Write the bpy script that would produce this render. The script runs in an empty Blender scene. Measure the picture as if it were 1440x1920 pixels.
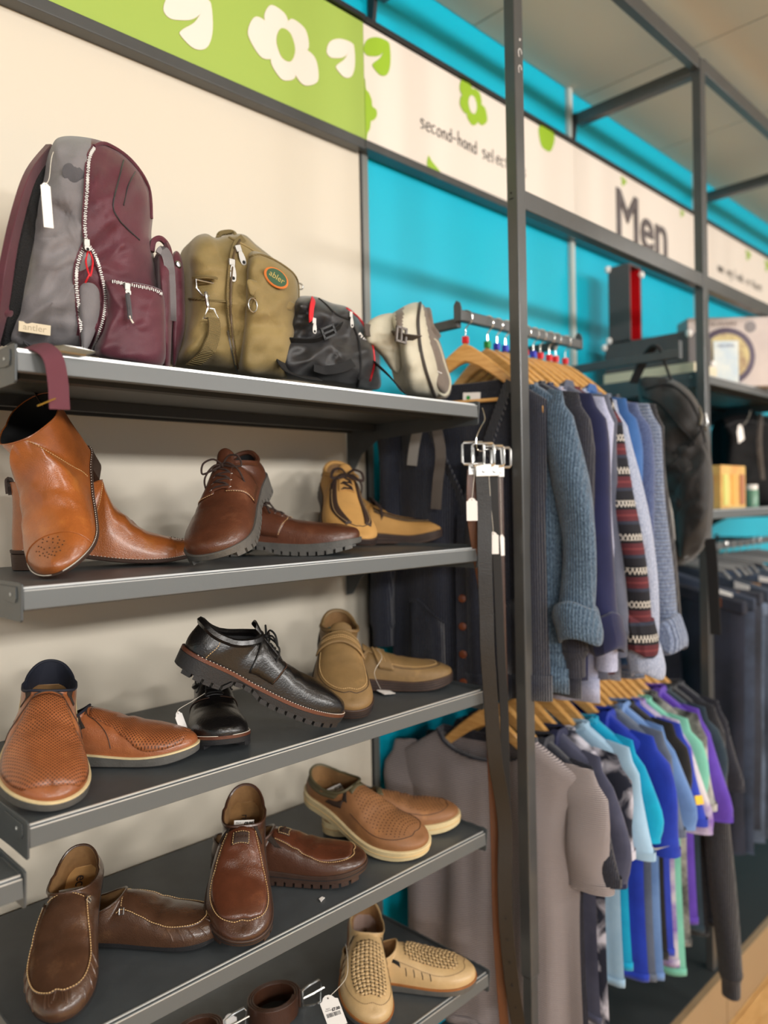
import bpy, bmesh, math, random
from mathutils import Vector, Matrix, noise
PI = math.pi
H = 1.64            # eye height above the floor
WALL = 1.43         # distance from the camera to the back wall
scene = bpy.context.scene
col = scene.collection

# ------------------------------------------------------------------ camera
Fpx = 1430.0
UP = Vector((-2300, 113000, -1430)).normalized()          # vertical seen in camera axes (right, up, forward)
XD = Vector((1452, 44, Fpx)); XD = (XD - UP*XD.dot(UP)).normalized()
YD = UP.cross(XD)
if YD.z < 0: YD = -YD
R3 = Matrix((XD, YD, UP))                                  # camera axes -> world axes
cam_d = bpy.data.cameras.new('camera'); cam = bpy.data.objects.new('camera', cam_d); col.objects.link(cam)
r_, u_, f_ = R3.col[0].copy(), R3.col[1].copy(), R3.col[2].copy()
M = Matrix((r_, u_, -f_)).transposed().to_4x4(); M.translation = Vector((0, 0, H))
cam.matrix_world = M
cam_d.sensor_fit = 'VERTICAL'; cam_d.sensor_height = 36.0; cam_d.sensor_width = 27.0
cam_d.lens = Fpx/1920*36.0
cam_d.clip_start = 0.05; cam_d.clip_end = 60
cam_d.dof.use_dof = True; cam_d.dof.focus_distance = 1.22; cam_d.dof.aperture_fstop = 2.0
scene.camera = cam
def P(px, py, Y=None, X=None, Z=None):
    "a point of the photograph placed at a real depth (world plane X, Y or Z)"
    d = R3 @ Vector((px-720.0, 960.0-py, Fpx))
    if Y is not None: d = d*(Y/d.y)
    elif X is not None: d = d*(X/d.x)
    else: d = d*((Z-H)/d.z)
    return Vector((d.x, d.y, d.z+H))

# ------------------------------------------------------------------ world, lights, exposure
w = bpy.data.worlds.new('world'); scene.world = w; w.use_nodes = True
w.node_tree.nodes['Background'].inputs[0].default_value = (1.0, 0.985, 0.96, 1)
w.node_tree.nodes['Background'].inputs[1].default_value = 0.62
def area(name, loc, size, power, color=(1, .965, .92), target=None, sy=None):
    l = bpy.data.lights.new(name, 'AREA'); l.energy = power; l.color = color; l.size = size
    if sy: l.shape = 'RECTANGLE'; l.size_y = sy
    o = bpy.data.objects.new(name, l); col.objects.link(o); o.location = loc
    if target is not None:
        o.rotation_euler = (Vector(target)-Vector(loc)).to_track_quat('-Z', 'Y').to_euler()
    return o
for x_ in (-1.0, 0.9, 2.6, 4.3): area('ceiling_lamp', (x_, -0.5, 3.0), 0.5, 11, target=(x_*.9+.1, 1.4, 1.2))
for x_ in (-3.0, -0.4, 2.2, 4.8): area('ceiling_panel_lamp', (x_, -4.6, 3.0), 1.3, 150, color=(1, .972, .935), target=(x_*.6+.5, 1.4, 1.0), sy=0.6)
scene.view_settings.view_transform = 'Standard'; scene.view_settings.look = 'None'
scene.view_settings.exposure = 0.02; scene.view_settings.gamma = 1.0
scene.view_settings.use_curve_mapping = False

# ------------------------------------------------------------------ materials
def srgb(c):
    def g(v):
        v /= 255.0
        return v/12.92 if v <= .04045 else ((v+.055)/1.055)**2.4
    return (g(c[0]), g(c[1]), g(c[2]), 1)
MATS = {}
class NT:
    def __init__(s, name):
        s.m = bpy.data.materials.new(name); s.m.use_nodes = True; s.t = s.m.node_tree
        s.b = s.t.nodes['Principled BSDF']; MATS[name] = s.m
    def n(s, typ, **k):
        o = s.t.nodes.new(typ)
        for a, v in k.items():
            if a.startswith('i_'):
                key = a[2:]; key = int(key) if key.isdigit() else key
                o.inputs[key].default_value = v
            else: setattr(o, a, v)
        return o
    def l(s, a, b): s.t.links.new(a, b)
def mat(name, c, rough=.5, metal=0, var=0.0, vs=8, bump=0.0, bs=300, spec=.5, coat=0, c2=None, aniso=None,
        sheen=0, weave=None, stretch=None, trans=0):
    if name in MATS: return MATS[name]
    N = NT(name); b = N.b
    b.inputs['Base Color'].default_value = srgb(c); b.inputs['Roughness'].default_value = rough
    b.inputs['Metallic'].default_value = metal; b.inputs['Specular IOR Level'].default_value = spec
    b.inputs['Coat Weight'].default_value = coat; b.inputs['Coat Roughness'].default_value = .25
    b.inputs['Sheen Weight'].default_value = sheen
    tc = N.n('ShaderNodeTexCoord'); mp = N.n('ShaderNodeMapping'); N.l(tc.outputs['Object'], mp.inputs[0])
    if stretch: mp.inputs['Scale'].default_value = stretch
    if var > 0 or c2:
        nz = N.n('ShaderNodeTexNoise', i_Scale=vs, i_Detail=6.0, i_Roughness=.6); N.l(mp.outputs[0], nz.inputs[0])
        cr = N.n('ShaderNodeValToRGB'); N.l(nz.outputs[0], cr.inputs[0])
        a = srgb(c); d = srgb(c2) if c2 else tuple(max(0, v*(1-var)) for v in a[:3])+(1,)
        cr.color_ramp.elements[0].position = .38; cr.color_ramp.elements[0].color = d
        cr.color_ramp.elements[1].position = .62; cr.color_ramp.elements[1].color = a
        N.l(cr.outputs[0], b.inputs['Base Color'])
    if bump > 0:
        bp = N.n('ShaderNodeBump', i_Strength=min(1.0, bump), i_Distance=.002)
        if weave == 'rib':
            wv = N.n('ShaderNodeTexWave', wave_type='BANDS', bands_direction='Y', i_Scale=bs); N.l(mp.outputs[0], wv.inputs[0]); N.l(wv.outputs[0], bp.inputs['Height'])
        elif weave == 'ribx':
            wv = N.n('ShaderNodeTexWave', wave_type='BANDS', bands_direction='X', i_Scale=bs); N.l(mp.outputs[0], wv.inputs[0]); N.l(wv.outputs[0], bp.inputs['Height'])
        elif weave == 'ribz':
            wv = N.n('ShaderNodeTexWave', wave_type='BANDS', bands_direction='Z', i_Scale=bs); N.l(mp.outputs[0], wv.inputs[0]); N.l(wv.outputs[0], bp.inputs['Height'])
        elif weave == 'cell':
            vo = N.n('ShaderNodeTexVoronoi', i_Scale=bs); N.l(mp.outputs[0], vo.inputs[0]); N.l(vo.outputs[0], bp.inputs['Height'])
        else:
            n2 = N.n('ShaderNodeTexNoise', i_Scale=bs, i_Detail=4.0); N.l(mp.outputs[0], n2.inputs[0]); N.l(n2.outputs[0], bp.inputs['Height'])
        N.l(bp.outputs[0], b.inputs['Normal'])
    return N.m
def leather(name, c, dark=.45, rough=.38, coat=.25, creases=.5, worn=None, grain=500):
    "leather: mottled dye, fine grain and soft creases"
    if name in MATS: return MATS[name]
    N = NT(name); b = N.b
    tc = N.n('ShaderNodeTexCoord')
    n1 = N.n('ShaderNodeTexNoise', i_Scale=14.0, i_Detail=7.0, i_Roughness=.62); N.l(tc.outputs['Object'], n1.inputs[0])
    cr = N.n('ShaderNodeValToRGB'); N.l(n1.outputs[0], cr.inputs[0])
    a = srgb(c); e = cr.color_ramp.elements
    e[0].position = .3; e[0].color = tuple(v*(1-dark) for v in a[:3])+(1,)
    e[1].position = .6; e[1].color = a
    if worn: 
        k = cr.color_ramp.elements.new(.78); k.color = srgb(worn)
    N.l(cr.outputs[0], b.inputs['Base Color'])
    vo = N.n('ShaderNodeTexVoronoi', i_Scale=float(grain)); N.l(tc.outputs['Object'], vo.inputs[0])
    n2 = N.n('ShaderNodeTexNoise', i_Scale=45.0, i_Detail=5.0, i_Distortion=1.2); N.l(tc.outputs['Object'], n2.inputs[0])
    mx = N.n('ShaderNodeMath', operation='MULTIPLY_ADD', i_1=creases*2.5); N.l(n2.outputs[0], mx.inputs[0]); N.l(vo.outputs[0], mx.inputs[2])
    bp = N.n('ShaderNodeBump', i_Strength=.35, i_Distance=.0008); N.l(mx.outputs[0], bp.inputs['Height'])
    N.l(bp.outputs[0], b.inputs['Normal'])
    b.inputs['Roughness'].default_value = rough; b.inputs['Coat Weight'].default_value = coat; b.inputs['Coat Roughness'].default_value = .22
    return N.m
def knit(name, c, c2, scale=420, rib='Y', ribscale=60, ribamt=.4, rough=.9):
    "marled knit: two yarn colours in fine specks, vertical ribs as relief"
    if name in MATS: return MATS[name]
    N = NT(name); b = N.b
    tc = N.n('ShaderNodeTexCoord'); mp = N.n('ShaderNodeMapping'); mp.inputs['Scale'].default_value = (1, 1, .35); N.l(tc.outputs['Object'], mp.inputs[0])
    nz = N.n('ShaderNodeTexNoise', i_Scale=float(scale), i_Detail=3.0); N.l(mp.outputs[0], nz.inputs[0])
    cr = N.n('ShaderNodeValToRGB'); N.l(nz.outputs[0], cr.inputs[0])
    cr.color_ramp.elements[0].position = .42; cr.color_ramp.elements[0].color = srgb(c)
    cr.color_ramp.elements[1].position = .62; cr.color_ramp.elements[1].color = srgb(c2)
    N.l(cr.outputs[0], b.inputs['Base Color'])
    wv = N.n('ShaderNodeTexWave', wave_type='BANDS', bands_direction=rib, i_Scale=float(ribscale), i_Distortion=.6); N.l(tc.outputs['Object'], wv.inputs[0])
    ad = N.n('ShaderNodeMath', operation='MULTIPLY_ADD', i_1=ribamt*2); N.l(wv.outputs[0], ad.inputs[0]); N.l(nz.outputs[0], ad.inputs[2])
    bp = N.n('ShaderNodeBump', i_Strength=.8, i_Distance=.0022); N.l(ad.outputs[0], bp.inputs['Height']); N.l(bp.outputs[0], b.inputs['Normal'])
    b.inputs['Roughness'].default_value = rough; b.inputs['Sheen Weight'].default_value = .3
    return N.m

m_shelf = mat('powder_coated_grey', (74, 79, 82), rough=.42, bump=.12, bs=900, spec=.5, var=.12, vs=30)
m_lip = mat('powder_coated_lip', (88, 92, 93), rough=.38, bump=.08, bs=900)
m_edge = mat('bare_edge_and_highlight', (205, 208, 208), rough=.3, metal=.6)
m_dark = mat('black_steel', (28, 30, 33), rough=.5)
m_post = mat('grey_satin_steel', (86, 87, 87), rough=.3, metal=.35, var=.1, vs=12)
m_chrome = mat('chrome', (225, 225, 222), rough=.16, metal=1)
m_steel = mat('dull_steel', (190, 190, 188), rough=.32, metal=1)
m_brass = mat('brass', (212, 186, 100), rough=.25, metal=1)
m_teal = mat('teal_paint', (0, 176, 204), rough=.42, bump=.05, bs=120, spec=.35)
m_cream = mat('cream_laminate', (212, 203, 186), rough=.45, bump=.04, bs=80, spec=.35)
m_white = mat('white_paper', (240, 236, 232), rough=.7)
m_ink = mat('black_ink', (45, 42, 44), rough=.6)
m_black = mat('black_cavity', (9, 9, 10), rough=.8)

# ------------------------------------------------------------------ mesh helpers
class MB:
    "collects shapes and links them as ONE mesh object"
    def __init__(s): s.v = []; s.f = []; s.mi = []; s.cur = 0
    def add(s, vs, fs):
        o = len(s.v); s.v += [tuple(v) for v in vs]; s.f += [tuple(i+o for i in f) for f in fs]; s.mi += [s.cur]*len(fs); return s
    def box(s, a, b, M=None):
        x0, y0, z0 = a; x1, y1, z1 = b
        vs = [Vector(q) for q in ((x0,y0,z0),(x1,y0,z0),(x1,y1,z0),(x0,y1,z0),(x0,y0,z1),(x1,y0,z1),(x1,y1,z1),(x0,y1,z1))]
        if M: vs = [M @ v for v in vs]
        return s.add(vs, [(0,3,2,1),(4,5,6,7),(0,1,5,4),(1,2,6,5),(2,3,7,6),(3,0,4,7)])
    def bar(s, p, q, w, h, up=(0,0,1)):
        p, q = Vector(p), Vector(q); d = (q-p).normalized(); u = Vector(up); sd = d.cross(u).normalized(); u = sd.cross(d)
        vs = [c + sd*a*w/2 + u*b*h/2 for c in (p, q) for a, b in ((-1,-1),(1,-1),(1,1),(-1,1))]
        return s.add(vs, [(0,1,2,3),(7,6,5,4),(0,4,5,1),(1,5,6,2),(2,6,7,3),(3,7,4,0)])
    def grid(s, rows, closed_u=False, closed_v=False, flip=False):
        n, m = len(rows), len(rows[0]); vs = [v for r in rows for v in r]; fs = []
        for i in range(n if closed_v else n-1):
            for j in range(m if closed_u else m-1):
                a, b, c, d = i*m+j, i*m+(j+1) % m, ((i+1) % n)*m+(j+1) % m, ((i+1) % n)*m+j
                fs.append((a, d, c, b) if flip else (a, b, c, d))
        return s.add(vs, fs)
    def tube(s, pts, r, n=8, closed=False, flat=None, caps=True):
        "flat=(w,t,up): ribbon section instead of a round one"
        pts = [Vector(p) for p in pts]; N = len(pts)
        if N < 2: return s
        rows = []; prev = None
        for i, p in enumerate(pts):
            a = pts[(i-1) % N] if (closed or i > 0) else pts[0]; b = pts[(i+1) % N] if (closed or i < N-1) else pts[-1]
            t = (b-a)
            if t.length < 1e-9: t = Vector((0,0,1))
            t.normalize()
            if prev is None:
                up = Vector(flat[2]) if flat and len(flat) > 2 else (Vector((0,0,1)) if abs(t.z) < .9 else Vector((1,0,0)))
            else: up = prev
            sd = t.cross(up)
            if sd.length < 1e-6: sd = t.cross(Vector((.3,.7,.2)))
            sd.normalize(); u = sd.cross(t); prev = u
            rr = r[i] if isinstance(r, (list, tuple)) else r
            if flat:
                w_, t_ = flat[0]/2, flat[1]/2
                rows.append([p+sd*a_+u*b_ for a_, b_ in ((-w_,-t_),(w_,-t_),(w_,t_),(-w_,t_))])
            else: rows.append([p + (sd*math.cos(2*PI*k/n)+u*math.sin(2*PI*k/n))*rr for k in range(n)])
        s.grid(rows, closed_u=True, closed_v=closed)
        if not closed and caps:
            m = len(rows[0]); o = len(s.v)-N*m
            s.f.append(tuple(o+k for k in range(m))[::-1]); s.f.append(tuple(o+(N-1)*m+k for k in range(m))); s.mi += [s.cur]*2
        return s
    def prism(s, poly, vec):
        "poly: list of 3D points, extruded by vec"
        poly = [Vector(p) for p in poly]; vec = Vector(vec); n = len(poly)
        return s.add(poly+[p+vec for p in poly], [tuple(range(n))[::-1], tuple(range(n, 2*n))]+[(i, (i+1) % n, n+(i+1) % n, n+i) for i in range(n)])
    def lathe(s, prof, c=(0,0,0), n=20, M=None):
        rows = []
        for r, z in prof:
            rows.append([Vector((r*math.cos(2*PI*k/n), r*math.sin(2*PI*k/n), z)) for k in range(n)])
        if M: rows = [[M @ v for v in r] for r in rows]
        rows = [[v+Vector(c) for v in r] for r in rows]
        return s.grid(rows, closed_u=True)
    def build(s, name, mats, parent=None, smooth=True, bevel=0, sub=0, solid=0, weld=0, angle=None, **props):
        me = bpy.data.meshes.new(name); me.from_pydata(s.v, [], s.f); me.validate(verbose=False)
        ml = mats if isinstance(mats, (list, tuple)) else [mats]
        for m in ml: me.materials.append(m)
        if len(ml) > 1 and len(me.polygons) == len(s.mi):
            for p_, k in zip(me.polygons, s.mi): p_.material_index = k
        bm = bmesh.new(); bm.from_mesh(me)
        if weld: bmesh.ops.remove_doubles(bm, verts=bm.verts, dist=weld)
        bmesh.ops.recalc_face_normals(bm, faces=bm.faces)
        bm.to_mesh(me); bm.free()
        if smooth:
            try: me.shade_smooth()
            except Exception: pass
            if angle is None: angle = 40
            try: me.set_sharp_from_angle(angle=math.radians(angle))
            except Exception: pass
        o = bpy.data.objects.new(name, me); col.objects.link(o)
        if parent: o.parent = parent
        if solid:
            q = o.modifiers.new('solid', 'SOLIDIFY'); q.thickness = abs(solid); q.offset = 1 if solid > 0 else -1
        if bevel:
            q = o.modifiers.new('bevel', 'BEVEL'); q.width = bevel; q.segments = 2; q.limit_method = 'ANGLE'; q.angle_limit = .6
        if sub:
            q = o.modifiers.new('sub', 'SUBSURF'); q.levels = sub; q.render_levels = sub
        for k, v in props.items(): o[k] = v
        return o
def tag(o, label=None, cat=None, group=None, kind=None):
    if label: o['label'] = label
    if cat: o['category'] = cat
    if group: o['group'] = group
    if kind: o['kind'] = kind
    return o
def thing(name, label, cat, loc=(0,0,0), rot=None, group=None):
    o = bpy.data.objects.new(name, None); col.objects.link(o); o.location = loc; o.empty_display_size = .05
    if rot is not None: o.rotation_euler = rot
    return tag(o, label, cat, group)
def smooth_curve(pts, n=8, closed=False):
    "Catmull-Rom through pts"
    pts = [Vector(p) for p in pts]; out = []; N = len(pts)
    rng = range(N if closed else N-1)
    for i in rng:
        if closed: p0, p1, p2, p3 = pts[(i-1) % N], pts[i], pts[(i+1) % N], pts[(i+2) % N]
        else: p0, p1, p2, p3 = pts[max(0, i-1)], pts[i], pts[i+1], pts[min(N-1, i+2)]
        for k in range(n):
            t = k/n
            out.append(.5*((2*p1)+(p2-p0)*t+(2*p0-5*p1+4*p2-p3)*t*t+(3*p1-p0-3*p2+p3)*t**3))
    if not closed: out.append(pts[-1])
    return out
def lerp(a, b, t): return a+(b-a)*t
def interp(x, table):
    if x <= table[0][0]: return table[0][1]
    for (x0, y0), (x1, y1) in zip(table, table[1:]):
        if x <= x1:
            t = (x-x0)/(x1-x0); return y0+(y1-y0)*t
    return table[-1][1]
def spl(x, table):
    "smooth interpolation (monotone-ish cubic) in a table"
    n = len(table)
    if x <= table[0][0]: return table[0][1]
    if x >= table[-1][0]: return table[-1][1]
    for i in range(n-1):
        x0, y0 = table[i]; x1, y1 = table[i+1]
        if x <= x1:
            h = x1-x0; t = (x-x0)/h
            m0 = (y1-table[i-1][1])/(x1-table[i-1][0]) if i > 0 else (y1-y0)/h
            m1 = (table[i+2][1]-y0)/(table[i+2][0]-x0) if i < n-2 else (y1-y0)/h
            return (2*t**3-3*t*t+1)*y0+(t**3-2*t*t+t)*h*m0+(-2*t**3+3*t*t)*y1+(t**3-t*t)*h*m1
    return table[-1][1]
def text(body, size, mat_, parent, M, name='lettering', extrude=.0004, shear=0, bold=0, align='CENTER', sx=1, weld=0, bevel=0):
    cu = bpy.data.curves.new('tmp', 'FONT'); cu.body = body; cu.size = size; cu.extrude = extrude; cu.shear = shear; cu.offset = bold; cu.bevel_depth = bevel; cu.bevel_resolution = 0
    cu.align_x = align; cu.align_y = 'CENTER'; cu.resolution_u = 3
    o = bpy.data.objects.new('tmp', cu); col.objects.link(o)
    dg = bpy.context.evaluated_depsgraph_get(); me = bpy.data.meshes.new_from_object(o.evaluated_get(dg))
    bpy.data.objects.remove(o); bpy.data.curves.remove(cu)
    me.transform(Matrix.Diagonal((sx, 1, 1, 1))); me.transform(M)
    me.materials.clear(); me.materials.append(mat_)
    me.name = name
    q = bpy.data.objects.new(name, me); col.objects.link(q); q.parent = parent
    return q
def frame(o, x, y):
    "matrix whose local X,Y axes lie along x,y at origin o"
    x = Vector(x).normalized(); y = Vector(y); z = x.cross(y).normalized(); y = z.cross(x)
    m = Matrix((x, y, z)).transposed().to_4x4(); m.translation = Vector(o); return m
# ================================================================== the setting
def struct(name, mb, m, **k):
    o = mb.build(name, m, smooth=False, **k); o['kind'] = 'structure'; return o
m_floor = NT('oak_floor')
def _floor():
    N = m_floor; b = N.b; tc = N.n('ShaderNodeTexCoord'); mp = N.n('ShaderNodeMapping'); mp.inputs['Scale'].default_value = (1.2, 9, 1)
    N.l(tc.outputs['Object'], mp.inputs[0]); nz = N.n('ShaderNodeTexNoise', i_Scale=6.0, i_Detail=6.0, i_Distortion=.6); N.l(mp.outputs[0], nz.inputs[0])
    cr = N.n('ShaderNodeValToRGB'); N.l(nz.outputs[0], cr.inputs[0])
    cr.color_ramp.elements[0].position = .3; cr.color_ramp.elements[0].color = srgb((196, 148, 88)); cr.color_ramp.elements[1].position = .7; cr.color_ramp.elements[1].color = srgb((226, 184, 124))
    N.l(cr.outputs[0], b.inputs['Base Color']); b.inputs['Roughness'].default_value = .38
_floor()
m_oak = m_floor.m
fl = struct('floor', MB().box((-4, -6, -.05), (9, WALL+.1, -.004)), m_oak)
# floor planks near the rails, laid along the wall
k = 0
for r in range(9):
    y1 = .93-r*.155; off = (r*.53) % 1.2
    for c in range(4):
        x0 = 1.4+c*1.2-off; MB().box((x0+.0007, y1-.1543, -.006), (x0+1.1993, y1, 0)).build('plank', m_oak, fl, smooth=False)
struct('wall_back', MB().box((-4, WALL, 0), (9, WALL+.1, 3.2)), m_teal)
m_ceil = mat('ceiling_tile', (204, 200, 188), rough=.85, bump=.1, bs=200)
ce = struct('ceiling', MB().box((-4, -6, 3.085), (9, WALL+.1, 3.15)), mat('ceiling_grid', (150, 147, 138), rough=.8))
CZ = 3.057
for i in range(-5, 12):
    x0 = 1.822+(i)*.602
    for j in range(8):
        y1 = WALL-j*.9; y0 = y1-.9
        MB().box((x0+.003, y0+.003, CZ), (x0+.599, y1-.003, CZ+.02)).build('ceiling_tile', m_ceil, ce, smooth=False)
# cream back panel of the shoe bay, with its steel edge strip
cp = MB().box((-1.0, WALL-.012, .17), (1.333, WALL-.001, 2.575)).build('back_panel', m_cream, None, smooth=False); tag(cp, kind='structure'); cp.name = 'trim_1'
def strip(x, w, z0, z1, m, name): struct(name, MB().box((x, WALL-.016, z0), (x+w, WALL-.001, z1)), m)
m_strip = mat('upright_channel', (120, 122, 118), rough=.4, metal=.3)
m_stripl = mat('light_upright', (190, 196, 190), rough=.4)
strip(1.333, .006, .17, 2.575, m_dark, 'trim_2'); strip(1.339, .02, .17, 2.575, m_strip, 'trim_3')
strip(2.326, .02, .17, 3.055, m_stripl, 'trim_4'); strip(3.345, .02, .17, 3.055, m_stripl, 'trim_5')
# plinth
m_plinth = mat('brown_plinth', (158, 132, 100), rough=.45)
for i, (x0, x1) in enumerate(((-1.0, .326), (.330, 1.376), (1.38, 2.375), (2.379, 3.4), (3.404, 4.5), (4.504, 6))):
    struct('baseboard_%d' % (i+1), MB().box((x0, .945, 0), (x1, .965, .165)), m_plinth)
struct('trim_6', MB().box((-1.0, .966, .15), (6, WALL-.001, .168)), mat('plinth_top', (52, 55, 56), rough=.7, spec=.2))

# ---------------------------------------------------------------- banners
m_green = mat('green_vinyl', (158, 182, 84), rough=.4, spec=.4)
m_banner = mat('white_vinyl', (229, 218, 206), rough=.45, spec=.4)
m_leafg = mat('leaf_green', (150, 186, 40), rough=.45)
BZ0, BZ1 = H+.649*1.405, H+.8585*1.405
def blob(parent, m, pts, y, name, n=5, th=.0012, hole=None):
    c = smooth_curve([(p[0], y, p[1]) for p in pts], n, closed=True)
    return MB().prism(c, (0, -th, 0)).build(name, m, parent, smooth=False)
def petals(parent, m, cx, cz, r, y, n=5, rot=0, name='petal', clip=None, wid=.42, hub=None, skip=()):
    for k in range(n):
        if k in skip: continue
        a = rot+2*PI*k/n; d = Vector((math.cos(a), 0, math.sin(a))); s = Vector((-d.z, 0, d.x)); c = Vector((cx, y, cz))
        ll = r*(1.15 if k % 2 else .92)
        pts = [c+d*ll*u+s*ll*v for u, v in ((.1, -.1), (.4, -wid*.85), (.75, -wid), (1, -.12), (1, .12), (.75, wid), (.4, wid*.85), (.1, .1))]
        pts = [(p.x, min(p.z, clip) if clip else p.z) for p in pts]
        blob(parent, m, pts, y-.0002*k, name)
    if hub: blob(parent, hub, [(cx+r*.3*math.cos(t*PI/3), cz+r*.42*math.sin(t*PI/3)) for t in range(6)], y-.0016, 'flower_centre')
def leafpair(parent, m, x, z, s, y, rot=0, name='leaf', mir=1):
    def T(u, v): return (x+s*(mir*u*math.cos(rot)-v*math.sin(rot)), z+s*(mir*u*math.sin(rot)+v*math.cos(rot)))
    blob(parent, m, [T(*q) for q in ((1, 1), (.2, .95), (-.5, .55), (-.75, 0), (-.55, -.22), (-.1, -.1), (.3, .1), (.62, .42))], y, name)
    blob(parent, m, [T(*q) for q in ((1, 1), (.62, .42), (.35, 0), (-.1, -.42), (-.15, -.62), (.35, -.85), (.85, -.6), (1.08, .1))], y-.0003, name)
gb = thing('banner', 'green banner with white flowers and leaves above the cream panel', 'sign', (0, 1.405, BZ0))
def at0(o):
    for c_ in o.children: c_.matrix_parent_inverse = Matrix.Translation(o.location).inverted()
MB().box((-1.2, 1.395, BZ0), (1.335, 1.42, BZ1)).build('board', m_green, gb, smooth=False, bevel=.001)
MB().box((-1.2, 1.385, BZ0-.028), (1.325, 1.425, BZ0-.003)).build('bottom_rail', m_post, gb, smooth=False, bevel=.002)
MB().box((-1.2, 1.385, BZ1+.003), (1.335, 1.425, BZ1+.015)).build('top_rail', m_dark, gb, smooth=False)
YB = 1.3945
def bp(px, py): q = P(px, py, Y=YB); return q.x, q.z
q1 = bp(535, 85)
petals(gb, m_banner, q1[0], q1[1], .088, YB, 5, 2.05, hub=m_green)
q2 = bp(640, 110); leafpair(gb, m_banner, q2[0]-.01, q2[1], .05, YB)
q3 = bp(345, 35); leafpair(gb, m_banner, q3[0], q3[1], .062, YB)
q4 = bp(120, 60); leafpair(gb, m_banner, q4[0]-.25, q4[1]+.1, .06, YB)
at0(gb)
wb = thing('banner', 'white hanging banner reading second-hand with green leaves', 'sign', (1.34, 1.405, BZ0))
MB().box((1.337, 1.397, BZ0), (2.328, 1.42, BZ1)).build('board', m_banner, wb, smooth=False)
MB().box((1.327, 1.385, BZ0-.024), (2.329, 1.425, BZ0-.003)).build('bottom_rail', m_post, wb, smooth=False, bevel=.002)
MB().box((1.337, 1.385, BZ1+.003), (2.329, 1.425, BZ1+.012)).build('top_rail', m_dark, wb, smooth=False)
YB = 1.3965
# green edge with scalloped flower running over the joint
blob(wb, m_leafg, [(1.337, BZ0+.001), (1.343, BZ0+.02), (1.352, BZ0+.035), (1.356, BZ0+.055), (1.365, BZ0+.06), (1.377, BZ0+.075), (1.376, BZ0+.09), (1.362, BZ0+.095), (1.36, BZ0+.11), (1.35, BZ0+.125), (1.341, BZ0+.13), (1.337, BZ0+.15)], YB, 'leaf')
q = bp(712, 105); leafpair(wb, m_leafg, q[0]-.018, q[1]-.005, .052, YB)
q = bp(885, 200); petals(wb, m_leafg, q[0], q[1]+.005, .062, YB, 5, -PI/2, clip=BZ1, hub=m_banner)
q = bp(1020, 265); blob(wb, m_leafg, [(q[0]-.025, BZ1-.001), (q[0]-.022, q[1]-.01), (q[0], q[1]-.025), (q[0]+.04, q[1]-.018), (q[0]+.06, BZ1-.001)], YB, 'leaf')
q = bp(803, 292); blob(wb, m_leafg, [(q[0], q[1]), (q[0]+.012, q[1]-.01), (q[0]+.05, BZ0+.001), (q[0]-.003, BZ0+.001)], YB, 'leaf', n=3)
# handwritten words as drawn strokes
GL = {'s': [[(.5,.62),(.2,.7),(.12,.5),(.35,.35),(.45,.12),(.1,.0)]], 'e': [[(.1,.35),(.5,.4),(.45,.65),(.15,.6),(.08,.2),(.3,0),(.55,.1)]],
 'c': [[(.5,.6),(.2,.6),(.08,.3),(.2,.02),(.5,.08)]], 'o': [[(.3,.65),(.08,.4),(.15,.05),(.42,.05),(.52,.4),(.3,.65)]],
 'n': [[(.12,.65),(.12,0)],[(.12,.4),(.3,.65),(.45,.5),(.48,0)]], 'd': [[(.48,.5),(.2,.6),(.08,.25),(.25,0),(.48,.15)],[(.5,1.05),(.5,0)]],
 '-': [[(.05,.35),(.5,.35)]], 'h': [[(.12,1.1),(.12,0)],[(.12,.35),(.32,.6),(.45,.45),(.47,0)]], 'a': [[(.48,.5),(.2,.6),(.08,.25),(.25,0),(.48,.15)],[(.48,.6),(.5,0)]],
 't': [[(.25,.95),(.25,.1),(.42,0)],[(.05,.62),(.45,.62)]], 'm': [[(.08,.65),(.08,0)],[(.08,.4),(.2,.62),(.3,.45),(.3,0)],[(.3,.4),(.42,.62),(.54,.45),(.54,0)]],
 'r': [[(.12,.65),(.12,0)],[(.12,.4),(.25,.6),(.45,.6)]], 'i': [[(.2,.6),(.2,0)]], 'l': [[(.2,1.1),(.2,0)]], 'u': [[(.1,.6),(.12,.1),(.3,0),(.46,.15)],[(.46,.6),(.48,0)]],
 'w': [[(.05,.6),(.18,0),(.3,.45),(.42,0),(.55,.6)]], 'f': [[(.45,1),(.25,.95),(.22,0)],[(.08,.55),(.4,.55)]], 'b': [[(.12,1.1),(.12,0),(.35,0),(.5,.3),(.3,.6),(.12,.45)]], 'k': [[(.12,1.1),(.12,0)],[(.45,.6),(.14,.3),(.48,0)]],
 'g': [[(.48,.5),(.2,.6),(.08,.25),(.25,0),(.48,.15)],[(.48,.6),(.48,-.3),(.15,-.35)]], 'y': [[(.1,.6),(.28,.1)],[(.5,.6),(.15,-.4)]], 'p': [[(.12,.6),(.12,-.4)],[(.12,.45),(.35,.62),(.5,.3),(.3,0),(.12,.15)]], ' ': []}
def script_text(s, x, z, h, y, m, parent, adv=.66, thick=.0028, name='handwriting'):
    rnd = random.Random(4)
    for ch in s:
        mb = MB()
        dz = rnd.uniform(-.06, .06)*h
        for st in GL.get(ch, []):
            c = smooth_curve([(x+p[0]*h, y-.001, z+p[1]*h+dz) for p in st], 4)
            mb.tube(c, 0, flat=(thick, .0012, (0, 1, 0)))
        if mb.v: mb.build('letter', m, parent, smooth=False)
        x += adv*h
q = bp(787, 238)
script_text('second-hand selections', q[0], q[1], .036, YB, m_ink, wb, adv=.625)
at0(wb)
wc = thing('banner', 'white banner reading Men in grey letters behind the crossbar', 'sign', (2.33, 1.405, BZ0))
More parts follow.
